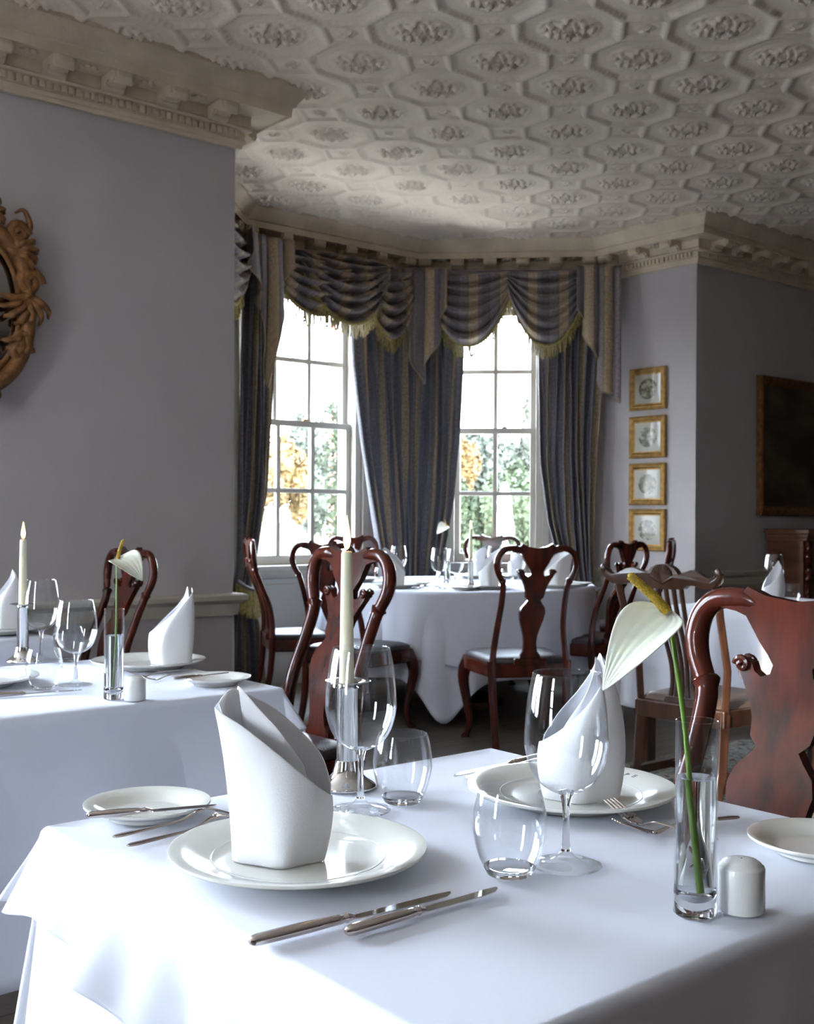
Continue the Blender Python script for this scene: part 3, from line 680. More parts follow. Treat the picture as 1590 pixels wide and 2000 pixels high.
# ================================================================ PICTURES, SIDEBOARD, MIRROR
def quad_uv(g, w, h, y): g.sheet(lambda u, v: (lerp(-w / 2, w / 2, u), y, lerp(-h / 2, h / 2, v)), 1, 1, lambda u, v: (u, v))
def framed(name, label, cat, loc, rz, w, h, fw, mat, fmat, group=None, tilt=0.0, depth=.03):
    P = thing(name, label, cat, loc, rz, group)     # local -y faces the room
    g = G(); pr = [(0, 0), (0, -depth * .8), (fw * .18, -depth), (fw * .4, -depth * .75), (fw * .55, -depth * .85), (fw * .8, -depth * .5), (fw, -depth * .45), (fw, 0)]
    W2, H2 = w / 2, h / 2; m = len(pr)
    for cx, cz in ((-1, -1), (1, -1), (1, 1), (-1, 1)):
        for a, y in pr: g.v.append((cx * (W2 - a), y, cz * (H2 - a)))
    for c in range(4):
        for j in range(m): g.f.append((c * m + j, c * m + (j + 1) % m, ((c + 1) % 4) * m + (j + 1) % m, ((c + 1) % 4) * m + j))
    g.build('frame', fmat, P, smooth=False, bevel=.002)
    g = G(); quad_uv(g, w - 2 * fw + .01, h - 2 * fw + .01, -depth * .35); g.build('print' if 'print' in name else 'canvas', mat, P, smooth=False, solid=.004)
    return P
n_mid = (5.337 + 5.012) / 2
rzB = math.atan2((NX[1]), (NX[0])) + PI        # local +x along -N, local -y towards -A
labs = ['gilt framed round engraving, topmost of the four on the bay side wall', 'gilt framed round engraving, second from the top of the four on the bay side wall',
        'gilt framed round engraving, third from the top of the four on the bay side wall', 'gilt framed round engraving of a dark tree, lowest of the four, behind the chair backs']
for i, z in enumerate((2.123, 1.773, 1.430, 1.097)):
    w = AN(6.60 - .004, n_mid); framed('framed_print', labs[i], 'picture', (w.x, w.y, z), rzB, .325, .305, .048, print_mat(i + 1), 'gold', 'small framed engravings')
w = AN((7.335 + 9.0) / 2, WN - .004); framed('landscape_painting', 'large dark landscape painting in a gilt frame above the wooden sideboard', 'painting', (w.x, w.y, (2.25 + 1.207) / 2), TH, 9.0 - 7.335, 2.25 - 1.207, .07, painting_mat(), 'gilt_dark', depth=.05)
P = thing('sideboard', 'tall carved mahogany sideboard against the right wall below the large painting', 'sideboard', AN(7.44, WN - .03), TH)   # local x along +A, -y into the room
D_ = .33; Wd = 1.5; Ht = 1.10
g = G(); g.box(0, Wd, -D_ + .03, 0, .10, Ht - .05); g.box(.03, Wd - .03, -D_ + .05, -.02, 0, .1); g.build('body', 'side_wood', P, smooth=False, bevel=.004)
g = G(); g.box(-.035, Wd + .035, -D_ - .035, 0, Ht - .025, Ht + .01); g.box(-.02, Wd + .02, -D_ - .02, 0, Ht - .05, Ht - .025); g.box(-.01, Wd + .01, -D_ - .005, 0, Ht - .075, Ht - .05); g.build('top', 'side_wood', P, smooth=False, bevel=.006)
for x in (.035, Wd * .5, Wd - .035):
    g = G(); pts = [(x, -D_ + .01, z) for z in [.12 + .9 * i / 60 for i in range(61)]]; g.tube([(p[0] + .009 * math.cos(i * .9), p[1] + .009 * math.sin(i * .9), p[2]) for i, p in enumerate(pts)], .016, 8); g.tube([(p[0] - .009 * math.cos(i * .9), p[1] - .009 * math.sin(i * .9), p[2]) for i, p in enumerate(pts)], .016, 8)
    g.build('twisted_column', 'wood', P)
for k in range(2):
    x0 = .075 + k * Wd * .5; d = G(); d.box(x0, x0 + Wd * .5 - .11, -D_ + .005, -D_ + .03, .16, .98)
    d = d.build('door', 'side_wood', P, smooth=False, bevel=.004); g = G(); xs = x0 + .07; g.box(xs, x0 + Wd * .5 - .18, -D_ - .003, -D_ + .006, .24, .90); g.build('door_panel', 'wood', d, smooth=False, bevel=.006); G().ball((x0 + .04, -D_ - .005, .6), .014).build('knob', 'gold', d)

# carved gilt mirror, cut by the left edge of the frame
mc = AN(1.53, WN - .03); P = thing('carved_mirror', 'carved gilt wall mirror with leafy scrolls, cut off by the left edge of the frame', 'mirror', (mc.x, mc.y, 2.06), TH)
g = G()
def frond(pts, r0, flat=.5, curl=0): g.tube(sm([(x, y, z) for x, y, z in pts], 6), [(lerp(r0, r0 * .25, i / (6 * (len(pts) - 1))) * (1 + .25 * math.sin(i * 1.1)), lerp(r0, r0 * .25, i / (6 * (len(pts) - 1))) * flat) for i in range(6 * (len(pts) - 1) + 1)], 10)
def half(s):
    g.tube(sm([(s * .02, -.03, -.36), (s * .16, -.035, -.33), (s * .26, -.035, -.20), (s * .285, -.035, 0), (s * .25, -.035, .19), (s * .14, -.035, .31), (0, -.035, .34)], 8), [(.050, .035)] * 49, 10)
    g.tube(sm([(s * .02, -.05, -.31), (s * .14, -.05, -.28), (s * .225, -.05, -.17), (s * .245, -.05, 0), (s * .21, -.05, .16), (s * .12, -.05, .26), (0, -.05, .29)], 8), [(.010, .012)] * 49, 8)
    # leafy bursts
    for (cx, cz, a0, k, L) in ((.27, .04, -95, 7, .155), (.22, .22, 20, 5, .12), (.26, -.12, -110, 4, .11), (.10, -.34, -80, 5, .10), (.08, .36, 60, 6, .12)):
        for i in range(k):
            an = math.radians(a0 + (i - k / 2) * 24); d = Vector((math.cos(an), 0, math.sin(an))); e = Vector((-d.z, 0, d.x)) * .35
            p = Vector((cx, -.05, cz)); L_ = L * .82; q = [p, p + d * L_ * .4 + e * L_ * .3 + Vector((0, -.025, 0)), p + d * L_ * .8 + e * L_ * .2 + Vector((0, -.03, 0)), p + d * L_ - e * L_ * .15]
            frond([(s * v.x, v.y, v.z) for v in q], .034, .7)
    for (cx, cz, r) in ((.285, .10, .052), (.235, .30, .040), (.25, -.20, .04)):      # scrolls
        pts = [(s * (cx + r * (1 - t / 26) * math.cos(t * .42)), -.05 - .001 * t, cz + r * (1 - t / 26) * math.sin(t * .42)) for t in range(24)]
        g.tube(pts, [lerp(.028, .014, i / 23) for i in range(24)], 9)
    frond([(s * .24, -.05, .26), (s * .285, -.06, .33), (s * .26, -.06, .40), (s * .225, -.05, .385)], .026, .7)
half(1); half(-1)
for k in range(5): an = math.radians(90 + (k - 2) * 26); frond([(0, -.05, .33), (.07 * math.cos(an), -.07, .33 + .09 * math.sin(an)), (.13 * math.cos(an), -.06, .33 + .15 * math.sin(an))], .028, .6)
g.build('carved_frame', 'gilt_dark', P, angle=60)
g = G(); vs = [(.25 * math.cos(t * PI / 24), -.02, .01 + .33 * math.sin(t * PI / 24)) for t in range(48)]; g.add(vs, [tuple(range(48))]); g.build('mirror_glass', 'mirror', P, smooth=False, solid=.004)
# ================================================================ CHAIRS
def back_y(z):
    q = (z - .45) / .6; return -.215 - .115 * max(0, q) ** 1.15 + .022 * math.sin(2 * PI * min(1, max(0, q)))
def queen_anne(name, label, group, wmat='wood', smat='leather', bs=1.0, H=1.0):
    P = thing(name, label, 'chair', (0, 0, 0), 0, group)
    half_ = [(0, 1.030), (.048, 1.038), (.078, 1.053), (.087, 1.040), (.115, 1.040), (.138, 1.030), (.13, 1.012), (.098, 1.006), (.080, .998), (.068, .975), (.056, .952), (.041, .930), (.031, .912), (.034, .896), (.048, .889),
             (.060, .898), (.066, .914), (.079, .920), (.090, .908), (.086, .890), (.074, .872), (.060, .845), (.051, .817), (.047, .785), (.033, .769), (.043, .753), (.061, .730), (.067, .702), (.061, .664), (.047, .622), (.036, .584), (.032, .545), (.036, .508), (.050, .49), (.052, .478), (.066, .458), (.066, .435)]
    def kk(z): return bs
    hv = 1.3 if bs > 1 else 1.0
    R_ = [(x * kk(z), z) for x, z in half_]; out = R_ + [(-x, z) for x, z in R_[::-1] if x > 0]
    g = G(); g.outline(out, -.0115, .0115, lambda x, y, z: (x, back_y(z) + y - .018 * max(0, 1 - (x / .09) ** 2) * 0, z))
    g.build('back_splat', wmat, P, bevel=.005, seg=3, angle=50)
    for s in (-1, 1):
        g = G(); q = [(s * .081 * bs + s * .0135 * (1 - t / 22) * math.cos(.5 * t), back_y(.908) - .012 - .0002 * t, .908 + .0135 * (1 - t / 22) * math.sin(.5 * t)) for t in range(18)]
        g.tube(q, [lerp(.0075, .0045, t / 17) for t in range(18)], 8); q = [(x, 2 * back_y(.908) - y, z) for x, y, z in q]; g.tube(q, [lerp(.0075, .0045, t / 17) for t in range(18)], 8); g.build('carved_scroll', wmat, P)
        pts = [(.198, .42), (.186, .52), (.172, .64), (.165, .75), (.166, .83), (.172, .862), (.181, .878), (.199, .915), (.205, .955), (.193, .997), (.163, 1.024), (.118, 1.030), (.088, 1.024), (.070, 1.016)]
        pp = sm([(s * x, back_y(z), z) for x, z in pts], 6); rr = []
        for i, p in enumerate(pp):
            f = i / (len(pp) - 1); r = interp(f, [(0, .019), (.2, .0165), (.36, .0165), (.415, .0225), (.44, .016), (.6, .0185), (.85, .0168), (.93, .012), (1, .006)]); rr.append((r * .95 * hv, r * .9 * hv))
        g = G(); g.tube(pp, rr, 12); g.build('back_stile', wmat, P)
        g = G(); lp = sm([(s * .198, back_y(.46), .46), (s * .195, -.215, .34), (s * .19, -.235, .18), (s * .19, -.285, 0)], 6); g.tube(lp, [(lerp(.021, .017, i / 18), lerp(.023, .019, i / 18)) for i in range(19)], 8); g.build('leg', wmat, P)
        g = G(); lp = sm([(s * .215, .185, .435), (s * .232, .205, .37), (s * .235, .212, .30), (s * .218, .195, .18), (s * .208, .186, .09), (s * .215, .198, .035), (s * .222, .210, .012), (s * .224, .214, 0)], 5)
        g.tube(lp, [interp(i / 35, [(0, .030), (.15, .034), (.3, .029), (.55, .018), (.75, .0155), (.88, .022), (.95, .028), (1, .025)]) for i in range(36)], 12); g.build('leg', wmat, P)
    # seat rail, wider in front, gently bowed
    rim = sm([(-.205, -.225, 0), (-.235, 0, 0), (-.248, .15, 0), (-.225, .215, 0), (-.12, .232, 0), (0, .226, 0), (.12, .232, 0), (.225, .215, 0), (.248, .15, 0), (.235, 0, 0), (.205, -.225, 0)], 5)
    def ring(sc, z): return [(p.x * sc, (p.y) * sc, z) for p in rim]
    def loft(rings, cap0=True, cap1=True):
        g = G(); m = len(rings[0]); vs = [p for r in rings for p in r]
        fs = [(j * m + i, j * m + (i + 1) % m, (j + 1) * m + (i + 1) % m, (j + 1) * m + i) for j in range(len(rings) - 1) for i in range(m)]
        if cap0: fs.append(tuple(range(m)))
        if cap1: fs.append(tuple((len(rings) - 1) * m + i for i in range(m)))
        return g.add(vs, fs)
    loft([ring(.97, .375), ring(1.0, .382), ring(1.0, .435), ring(.985, .446), ring(.94, .448)]).build('seat_frame', wmat, P)
    loft([ring(.93, .44), ring(.955, .452), ring(.93, .468), ring(.8, .481), ring(.5, .488), ring(.15, .490)]).build('seat', smat, P, angle=80)
    g = G(); g.box(-.085, .085, -.235, -.20, .435, .475); g.build('splat_shoe', wmat, P, smooth=False, bevel=.008)
    return P
def face(target, pos): d = Vector((target[0] - pos[0], target[1] - pos[1])); return math.atan2(d.y, d.x) - PI / 2
def dir_rz(v): return math.atan2(v[1], v[0]) - PI / 2
RT = (.325, 7.20)       # round table centre
rzmA = dir_rz((-AX[0], -AX[1])); rzA = dir_rz(AX)
def seat_pos(backx, backy, rz):     # root from the position of the back's upper middle
    return (backx + -math.sin(rz) * .30, backy + math.cos(rz) * .30, 0)
GC = 'mahogany splat back dining chairs'
qa = queen_anne('dining_chair', 'large red-brown mahogany splat back chair at the right edge, nearest to the camera', GC, bs=1.2)
rz = rzmA; qa.rotation_euler = (0, 0, rz); qa.location = seat_pos(.69, 2.03, rz); qa.scale = (1.06, 1, 1)
rz = rzmA; dup(qa, seat_pos(-.205, 3.62, rz), rz, 'mahogany splat back chair standing directly behind the tall middle candle', scale=(1, 1, 1.03))
qa2 = queen_anne('dining_chair', 'mahogany splat back chair drawn up at the front of the round table, back to camera', GC)
rz = dir_rz((-.20, 1)); qa2.rotation_euler = (0, 0, rz); qa2.location = seat_pos(.64, 5.60, rz)
rz = dir_rz((.53, .85)); dup(qa2, seat_pos(-.43, 6.0, rz), rz, 'mahogany splat back chair front left of the round table, partly behind the candle chair')
rz = dir_rz((.97, .26)); dup(qa2, seat_pos(-.93, 6.85, rz), rz, 'mahogany dining chair seen from its side, beside the low tied left curtain')
rz = dir_rz((.58, -.8)); dup(qa2, seat_pos(-.37, 8.05, rz), rz, 'mahogany splat back chair behind the round table in front of the left window')
rz = dir_rz((-.22, -1)); dup(qa2, seat_pos(.64, 8.50, rz), rz, 'mahogany splat back chair behind the round table in front of the right window and parasol')
rz = dir_rz((-.72, .70)); dup(qa2, seat_pos(1.27, 6.60, rz), rz, 'mahogany splat back chair right of the round table, its splat shining pale with window light')
rz = dir_rz((-.95, .3)); dup(qa2, seat_pos(1.72, 7.45, rz), rz, 'mahogany chair seen edge on below the lowest framed print')
rz = rzmA; w = AN(2.03, 4.22); dup(qa2, seat_pos(w.x, w.y, rz), rz, 'mahogany splat back chair by the grey wall, behind the left table flower')
def chippendale(name, label):
    P = thing(name, label, 'chair'); wmat = 'wood2'
    top = [(0, 1.004), (.03, 1.0), (.055, .988), (.075, .966), (.10, .972), (.14, .985), (.17, .980), (.205, .962), (.235, .955), (.262, .972)]
    bot = [(.262, .935), (.235, .918), (.20, .915), (.15, .925), (.115, .925), (.095, .91), (.05, .905), (0, .905)]
    h = top + bot; out = h + [(-x, z) for x, z in h[::-1] if x > 0]
    G().outline(out, -.014, .014, lambda x, y, z: (x, back_y(z) + y - .03 * (x / .26) ** 2, z)).build('crest_rail', wmat, P, bevel=.010, seg=3, angle=50)
    g = G()
    for i in range(15): a = math.radians(20 + 140 * i / 14); g.tube([(0, back_y(.95) - .016, .93), (.058 * math.cos(a), back_y(.98) - .022, .93 + .072 * math.sin(a))], .0045, 6)
    g.build('carved_shell', wmat, P)
    for s in (-1, 1):
        g = G()
        for k in range(4): g.ball((s * (.262 + .004 * k), back_y(.96) - .03 - .008 * (k - 1.5), .958 + .007 * k), (.014, .010, .018), 8, 6)
        g.tube([(s * .235, back_y(.94) - .02, .936), (s * .27, back_y(.95) - .03, .955), (s * .282, back_y(.97) - .035, .975)], [.020, .018, .012], 8); g.build('carved_ear', wmat, P)
        g = G(); pts = [(s * .200, back_y(.40), .40), (s * .212, back_y(.6), .6), (s * .228, back_y(.8), .8), (s * .238, back_y(.93), .935)]; g.tube(pts, [(.020, .019)] * 4, 4, up=(0, 1, 0)); g.build('back_stile', wmat, P, bevel=.005, angle=20)
        g = G(); g.tube([(s * .200, back_y(.42), .43), (s * .200, -.235, .2), (s * .20, -.29, 0)], [(.026, .026), (.024, .024), (.022, .022)], 4, up=(0, 1, 0)); g.build('leg', wmat, P, smooth=False, bevel=.003)
        g = G(); g.box(s * .245 - .024, s * .245 + .024, .17, .218, 0, .44); g.build('leg', wmat, P, smooth=False, bevel=.004)
        g = G(); g.box(min(s * .20, s * .236), max(s * .20, s * .236), -.24, .19, .13, .165); g.build('stretcher', wmat, P, smooth=False, bevel=.003)
    g = G(); g.box(-.22, .22, -.01, .025, .13, .16); g.build('stretcher', wmat, P, smooth=False, bevel=.003)
    for k in (-2, -1, 0, 1, 2):          # pierced splat of five ribs
        pts = [(k * .034, z) for z in (.92,)] ; zs = [.92, .85, .78, .70, .60, .52, .47]; sp_ = [.037, .036, .033, .029, .025, .024, .028]
        g = G(); g.tube(sm([(k * a, back_y(z), z) for a, z in zip(sp_, zs)], 5), [(.0105, .008)] * 31, 8, up=(0, 1, 0)); g.build('splat_rib', wmat, P, angle=25)
    G().outline([(-.07, .47), (.07, .47), (.085, .44), (-.085, .44)], -.02, .02, lambda x, y, z: (x, back_y(z) + y, z)).build('splat_shoe', wmat, P, smooth=False, bevel=.005)
    g = G(); vs = [(-.215, -.24), (.215, -.24), (.27, .22), (-.27, .22)]
    g.add([(x, y, .375) for x, y in vs] + [(x, y, .445) for x, y in vs], [(0, 3, 2, 1), (4, 5, 6, 7), (0, 1, 5, 4), (1, 2, 6, 5), (2, 3, 7, 6), (3, 0, 4, 7)]); g.build('seat_frame', wmat, P, smooth=False, bevel=.006)
    g = G()
    def seatf(u, v): yy = lerp(-.215, .21, v); hw = lerp(.20, .255, v); e = 1 - max(abs(2 * u - 1), abs(2 * v - 1)) ** 6; return (lerp(-hw, hw, u), yy, .446 + .034 * e ** .6)
    g.sheet(seatf, 20, 20); g.build('seat', 'leather2', P, angle=180); return P
cp = chippendale('slat_back_chair', 'brown slatted back chair with carved eared crest rail, behind the white flower')
rz = rzA; cp.rotation_euler = (0, 0, rz); cp.location = seat_pos(1.03, 4.42, rz)

# ================================================================ TABLES AND CLOTHS
def per(s, tab):                 # periodic table over [0, 8)
    s %= 8; t = sorted(tab); t = [(t[-1][0] - 8, t[-1][1])] + t + [(t[0][0] + 8, t[0][1])]
    for (x0, y0), (x1, y1) in zip(t, t[1:]):
        if x0 <= s <= x1: return lerp(y0, y1, ss((s - x0) / max(1e-6, x1 - x0)))
    return t[0][1]
def square_cloth(name, label, a0, a1, n0, n1, z, over, flare, waves=(), rad=.012, seed=0, cat='tablecloth', group=None, m=40, ca=14, rings=22, jit=.003):
    """perimeter parameter: 0-1 the -A side (from +N to -N), 1-2 its corner, 2-3 the -N side, 4-5 the +A side, 6-7 the +N side"""
    C4 = [(a0, n1), (a0, n0), (a1, n0), (a1, n1)]; outs = [(-1, 0), (0, -1), (1, 0), (0, 1)]; per_pts = []
    for e in range(4):
        p, q = Vector(C4[e]), Vector(C4[(e + 1) % 4]); o = Vector(outs[e]); o2 = Vector(outs[(e + 1) % 4])
        for i in range(m): per_pts.append((2 * e + i / m, p.lerp(q, i / m), o))
        for i in range(ca): t = i / ca; per_pts.append((2 * e + 1 + t, q, (o * math.cos(t * PI / 2) + o2 * math.sin(t * PI / 2)).normalized()))
    g = G(); N = len(per_pts); c = ((a0 + a1) / 2, (n0 + n1) / 2)
    rr = [0, .35, .7, .9, 1.0]; vs = []
    for k in rr[1:]:
        for s, p, o in per_pts: q = Vector(c).lerp(p, k); w = AN(q.x, q.y, z + .0008 * math.sin(q.x * 9 + seed) * math.sin(q.y * 7)); vs.append(w)
    for j in range(1, rings + 1):
        for s, p, o in per_pts:
            ov = per(s, over); fl = per(s, flare); d = ov * (j / rings) ** 1.25
            if d < rad * PI / 2: th = d / rad; out = rad * math.sin(th); dz = rad * (1 - math.cos(th))
            else:
                e = d - rad * PI / 2; out = rad + fl * e; dz = rad + e * math.sqrt(max(.05, 1 - min(.95, fl) ** 2))
            wv = sum(A * math.sin(f * s + ph) * ss((d - .02) / dd) for A, f, ph, dd in waves)
            q = p + o * (out + wv * (0.0 if d < .01 else 1)); w = AN(q.x, q.y, z - dz); vs.append(w)
    vs.append(AN(c[0], c[1], z)); fs = []
    R_ = len(vs) // N
    for j in range(R_ - 1):
        for i in range(N): fs.append((j * N + i, j * N + (i + 1) % N, (j + 1) * N + (i + 1) % N, (j + 1) * N + i))
    for i in range(N): fs.append((len(vs) - 1, i, (i + 1) % N))
    org = AN(c[0], c[1], z); g.add([Vector(v) - org for v in vs], fs)
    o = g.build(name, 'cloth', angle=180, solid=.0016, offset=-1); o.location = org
    return tag(o, label, cat, group)
def square_table(label, a0, a1, n0, n1, h=.74):
    P = thing('dining_table', label, 'table', AN((a0 + a1) / 2, (n0 + n1) / 2), TH); x, y = (a1 - a0) / 2 - .01, (n1 - n0) / 2 - .01
    G().box(-x, x, -y, y, h - .03, h).build('table_top', 'wood2', P, smooth=False, bevel=.004)
    for sx in (-1, 1):
        for sy in (-1, 1): G().box(sx * (x - .05) - .03, sx * (x - .05) + .03, sy * (y - .05) - .03, sy * (y - .05) + .03, 0, h - .03).build('leg', 'wood2', P, smooth=False)
    return P
GT = 'square dining tables under cloths'
TB = .757
# near table
na0, na1, nn0, nn1 = .611, 1.43, .655, 1.475
square_table('square dining table under the nearest white cloth, in the foreground', na0, na1, nn0, nn1)
square_cloth('tablecloth', 'long white under cloth of the foreground table, seen at lower left', na0, na1, nn0, nn1, TB - .004,
             [(0, .66), (1.5, .70), (3, .66), (3.5, .72), (5, .66), (5.5, .7), (7, .66), (7.5, .70)], [(.1, .05), (.5, .04), (1.5, .20), (2.5, .05), (3.5, .2), (4.5, .05), (5.5, .2), (6.5, .03), (7.0, .06), (7.5, .15), (8, .08)],
             [(.010, 9, 1.0, .3)], seed=1, group='white cloths on the foreground table')
square_cloth('tablecloth', 'short white top cloth of the foreground table with its hem cutting across the lower left', na0 - .004, na1 + .004, nn0 - .004, nn1 + .004, TB + .002,
             [(0, .12), (.1, .108), (.2, .12), (.3, .14), (.4, .16), (.6, .26), (1, .38), (1.5, .45), (2, .44), (3, .36), (3.5, .36), (4, .28), (5, .16), (5.5, .12), (6, .1), (6.9, .09), (7.4, .105)],
             [(0, .44), (.1, .44), (.2, .40), (.28, .42), (.38, .22), (.5, .06), (.62, .20), (.75, .08), (1, .22), (1.3, .42), (1.7, .30), (2.2, .14), (3, .10), (3.5, .3), (4, .1), (5, .1), (5.5, .35), (6, .1), (6.9, .2), (7.5, .50)],
             [(.011, 23, .5, .14), (.005, 43, 2, .12)], seed=2, group='white cloths on the foreground table', m=70, ca=24, rings=34, rad=.014)
# left table
la0, la1, ln0, ln1 = .70, 1.53, 2.32, 3.10
square_table('square dining table under white cloth at the left', la0, la1, ln0, ln1)
square_cloth('tablecloth', 'white cloth with a pointed corner flap on the left table', la0, la1, ln0, ln1, TB + .003,
             [(0, .5), (1, .5), (2.0, .52), (2.55, .50), (2.75, .38), (2.92, .18), (3.2, .115), (3.5, .12), (3.8, .13), (4.1, .15), (4.5, .25), (5, .3), (6, .3), (7, .5)],
             [(0, .05), (2.6, .02), (2.85, .14), (3, .22), (3.45, .55), (3.9, .35), (4.1, .2), (4.5, .08), (7.5, .1)], [(.004, 11, 1, .3)], seed=3, m=60, ca=24)
square_cloth('tablecloth', 'long grey shaded under cloth below the corner flap of the left table', la0 + .004, la1 - .004, ln0 + .004, ln1 - .004, TB - .004, [(0, .55), (4, .56)], [(0, .02), (3.5, .10), (7.5, .1)], [(.008, 13, 1, .3)], seed=4)
# far left table by the wall
square_table('square dining table against the grey wall, behind the left candle', .74, 1.57, 3.82, 4.62)
square_cloth('tablecloth', 'white cloth on the table against the grey wall at the far left', .74, 1.57, 3.82, 4.62, TB, [(0, .5), (4, .5)], [(0, .04), (3.5, .15)], [(.006, 12, 1, .3)], seed=5)
# right table in the sunlight
ra0, ra1, rn0, rn1 = 4.22, 5.50, 2.42, 3.42
square_table('square dining table under sunlit cloth behind the slatted chair', ra0, ra1, rn0, rn1)
square_cloth('tablecloth', 'warm sunlit white cloth hanging from the table behind the slatted chair', ra0, ra1, rn0, rn1, TB, [(0, .46), (.4, .50), (.7, .42), (1.5, .60), (2.5, .45), (3.5, .6), (4.5, .45), (7, .46), (7.5, .66), (7.9, .6)], [(0, .05), (1.5, .2), (7.5, .22), (7.2, .1)], [(.022, 15, 1, .3), (.01, 31, 0, .3)], seed=6)
# round table
P = thing('round_table', 'round dining table under white cloths in front of the bay', 'table', (RT[0], RT[1], 0))
G().lathe([(0, .72), (.84, .72), (.85, .735), (.84, .75), (0, .75)], 64).build('table_top', 'wood2', P); G().lathe([(0, 0), (.3, 0), (.3, .04), (.08, .1), (.06, .6), (.2, .72), (0, .72)], 32).build('pedestal', 'wood2', P)
def round_cloth(label, R_, z, over, amp, freq, seed, flare=.05, N=220, rings=26):
    g = G(); vs = [(0, 0, 0)]
    for k in (.5, .95, 1):
        for i in range(N): t = 2 * PI * i / N; vs.append((R_ * k * math.cos(t), R_ * k * math.sin(t), 0))
    for j in range(1, rings + 1):
        for i in range(N):
            t = 2 * PI * i / N; o = over(t); d = o * (j / rings) ** 1.2; r = .014
            if d < r * PI / 2: out, dz = r * math.sin(d / r), r * (1 - math.cos(d / r))
            else: e = d - r * PI / 2; out, dz = r + flare * e, r + e
            out += amp * ss((d - .02) / .4) * (math.sin(freq * t + seed) + .5 * math.sin(freq * 1.7 * t + 2 * seed) + .6 * math.sin(freq * .45 * t + seed))
            vs.append(((R_ + out) * math.cos(t), (R_ + out) * math.sin(t), -dz))
    fs = [(0, 1 + i, 1 + (i + 1) % N) for i in range(N)]
    for j in range(2 + rings):
        for i in range(N): a = 1 + j * N; fs.append((a + i, a + (i + 1) % N, a + N + (i + 1) % N, a + N + i))
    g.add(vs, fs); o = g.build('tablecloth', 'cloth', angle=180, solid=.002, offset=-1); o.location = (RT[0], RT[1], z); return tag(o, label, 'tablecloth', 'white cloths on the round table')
def dang(t, c): return (t - c + PI) % (2 * PI) - PI
round_cloth('long white under cloth of the round table, one corner reaching the floor between the chairs', .852, .757,
            lambda t: .50 + .245 * math.exp(-(dang(t, math.radians(-97)) / .16) ** 2) + .2 * math.exp(-(dang(t, math.radians(173)) / .25) ** 2) + .2 * math.exp(-(dang(t, math.radians(83)) / .25) ** 2), .022, 17, 1.0)
round_cloth('white top cloth of the round table with its hem at seat height', .857, .7605, lambda t: .41 + .03 * math.sin(4 * t + 1), .016, 13, 2.4)
# rug
g = G(); g.box(3.35, 6.4, .2, 3.45, .001, .012, Matrix.Rotation(TH, 4, 'Z')); tag(g.build('rug', 'rug', smooth=False), 'faded patterned rug on the wooden floor under the sunlit table', 'rug')
# ================================================================ TABLEWARE
ZT_ = .7615
def rz_to(v): return math.atan2(v[1], v[0])
def pl(px, py, z=None): p = tp(px, py, ZT_ if z is None else z); return Vector((p.x, p.y, ZT_ if z is None else z))
def charger(label, group=None, r=.155, lettering=False):
    P = thing('charger_plate' if r > .12 else 'bread_plate', label, 'plate', group=group); k = r / .155
    pr = [(0, .004), (.085, .004), (.09, .0), (.095, .0), (.098, .004), (.125, .012), (.153, .019), (.155, .021), (.1545, .0235), (.151, .0238), (.125, .0175), (.102, .0105), (.094, .008), (.086, .0072), (0, .0072)]
    G().lathe([(a * k, z * (.85 if r < .12 else 1)) for a, z in pr], 96).build('plate_body', 'china', P, angle=60)
    if r > .12:
        g = G(); g.lathe([(.1035, .0114), (.1045, .0120), (.1055, .0118)], 96); g.build('rim_line', 'china_white', P)
    return P
def place(o, p, rz=0): o.location = p; o.rotation_euler = (0, 0, rz); return o
def letters(text, parent, rad, z, a0, step, size):
    g = G()
    for i, ch in enumerate(text):
        cu = bpy.data.curves.new('t', 'FONT'); cu.body = ch; cu.size = size; cu.align_x = 'CENTER'; cu.extrude = .0002; cu.resolution_u = 3
        ob = bpy.data.objects.new('t', cu); COL.objects.link(ob); dg = bpy.context.evaluated_depsgraph_get(); me = bpy.data.meshes.new_from_object(ob.evaluated_get(dg))
        a = a0 - i * step; M_ = Matrix.Rotation(a, 4, 'Z') @ Matrix.Translation((rad, 0, z)) @ Matrix.Rotation(-PI / 2, 4, 'Z') @ Matrix.Rotation(math.radians(14), 4, 'X')
        g.add([M_ @ v.co for v in me.vertices], [tuple(p.vertices) for p in me.polygons]); bpy.data.objects.remove(ob); bpy.data.meshes.remove(me)
    return g.build('rim_lettering', 'label', parent, smooth=False)
# napkins: a wrapped sheet through control columns (base, middle, top)
def napkin(name, label, cols, inner=None, scale=1.0, mirror=False, group=None):
    P = thing(name, label, 'napkin', group=group); s = -1 if mirror else 1
    def wrap(cols_, closed, nm):
        B, Mi, T = [[Vector((s * c[k][0], c[k][1], c[k][2])) * scale for c in cols_] for k in range(3)]
        n_ = 8; b, m_, t = sm(B, n_, closed), sm(Mi, n_, closed), sm(T, n_, closed); K_ = len(b); g = G(); R_ = 16; vs = []
        for j in range(R_ + 1):
            v = j / R_
            for i in range(K_):
                q = b[i] * (2 * (v - .5) * (v - 1)) + m_[i] * (4 * v * (1 - v)) + t[i] * (2 * v * (v - .5)); vs.append(q)
        fs = [(j * K_ + i, j * K_ + (i + 1) % K_, (j + 1) * K_ + (i + 1) % K_, (j + 1) * K_ + i) for j in range(R_) for i in range(K_ if closed else K_ - 1)]
        g.add(vs, fs); return g.build(nm, 'napkin', P, angle=75, solid=.0022, sub=1)
    wrap(cols, False, 'outer_fold')
    if inner: wrap(inner, False, 'inner_fold')
    return P
def V3(*a): return tuple(a)
def col(b, m, t): return (b, m, t)
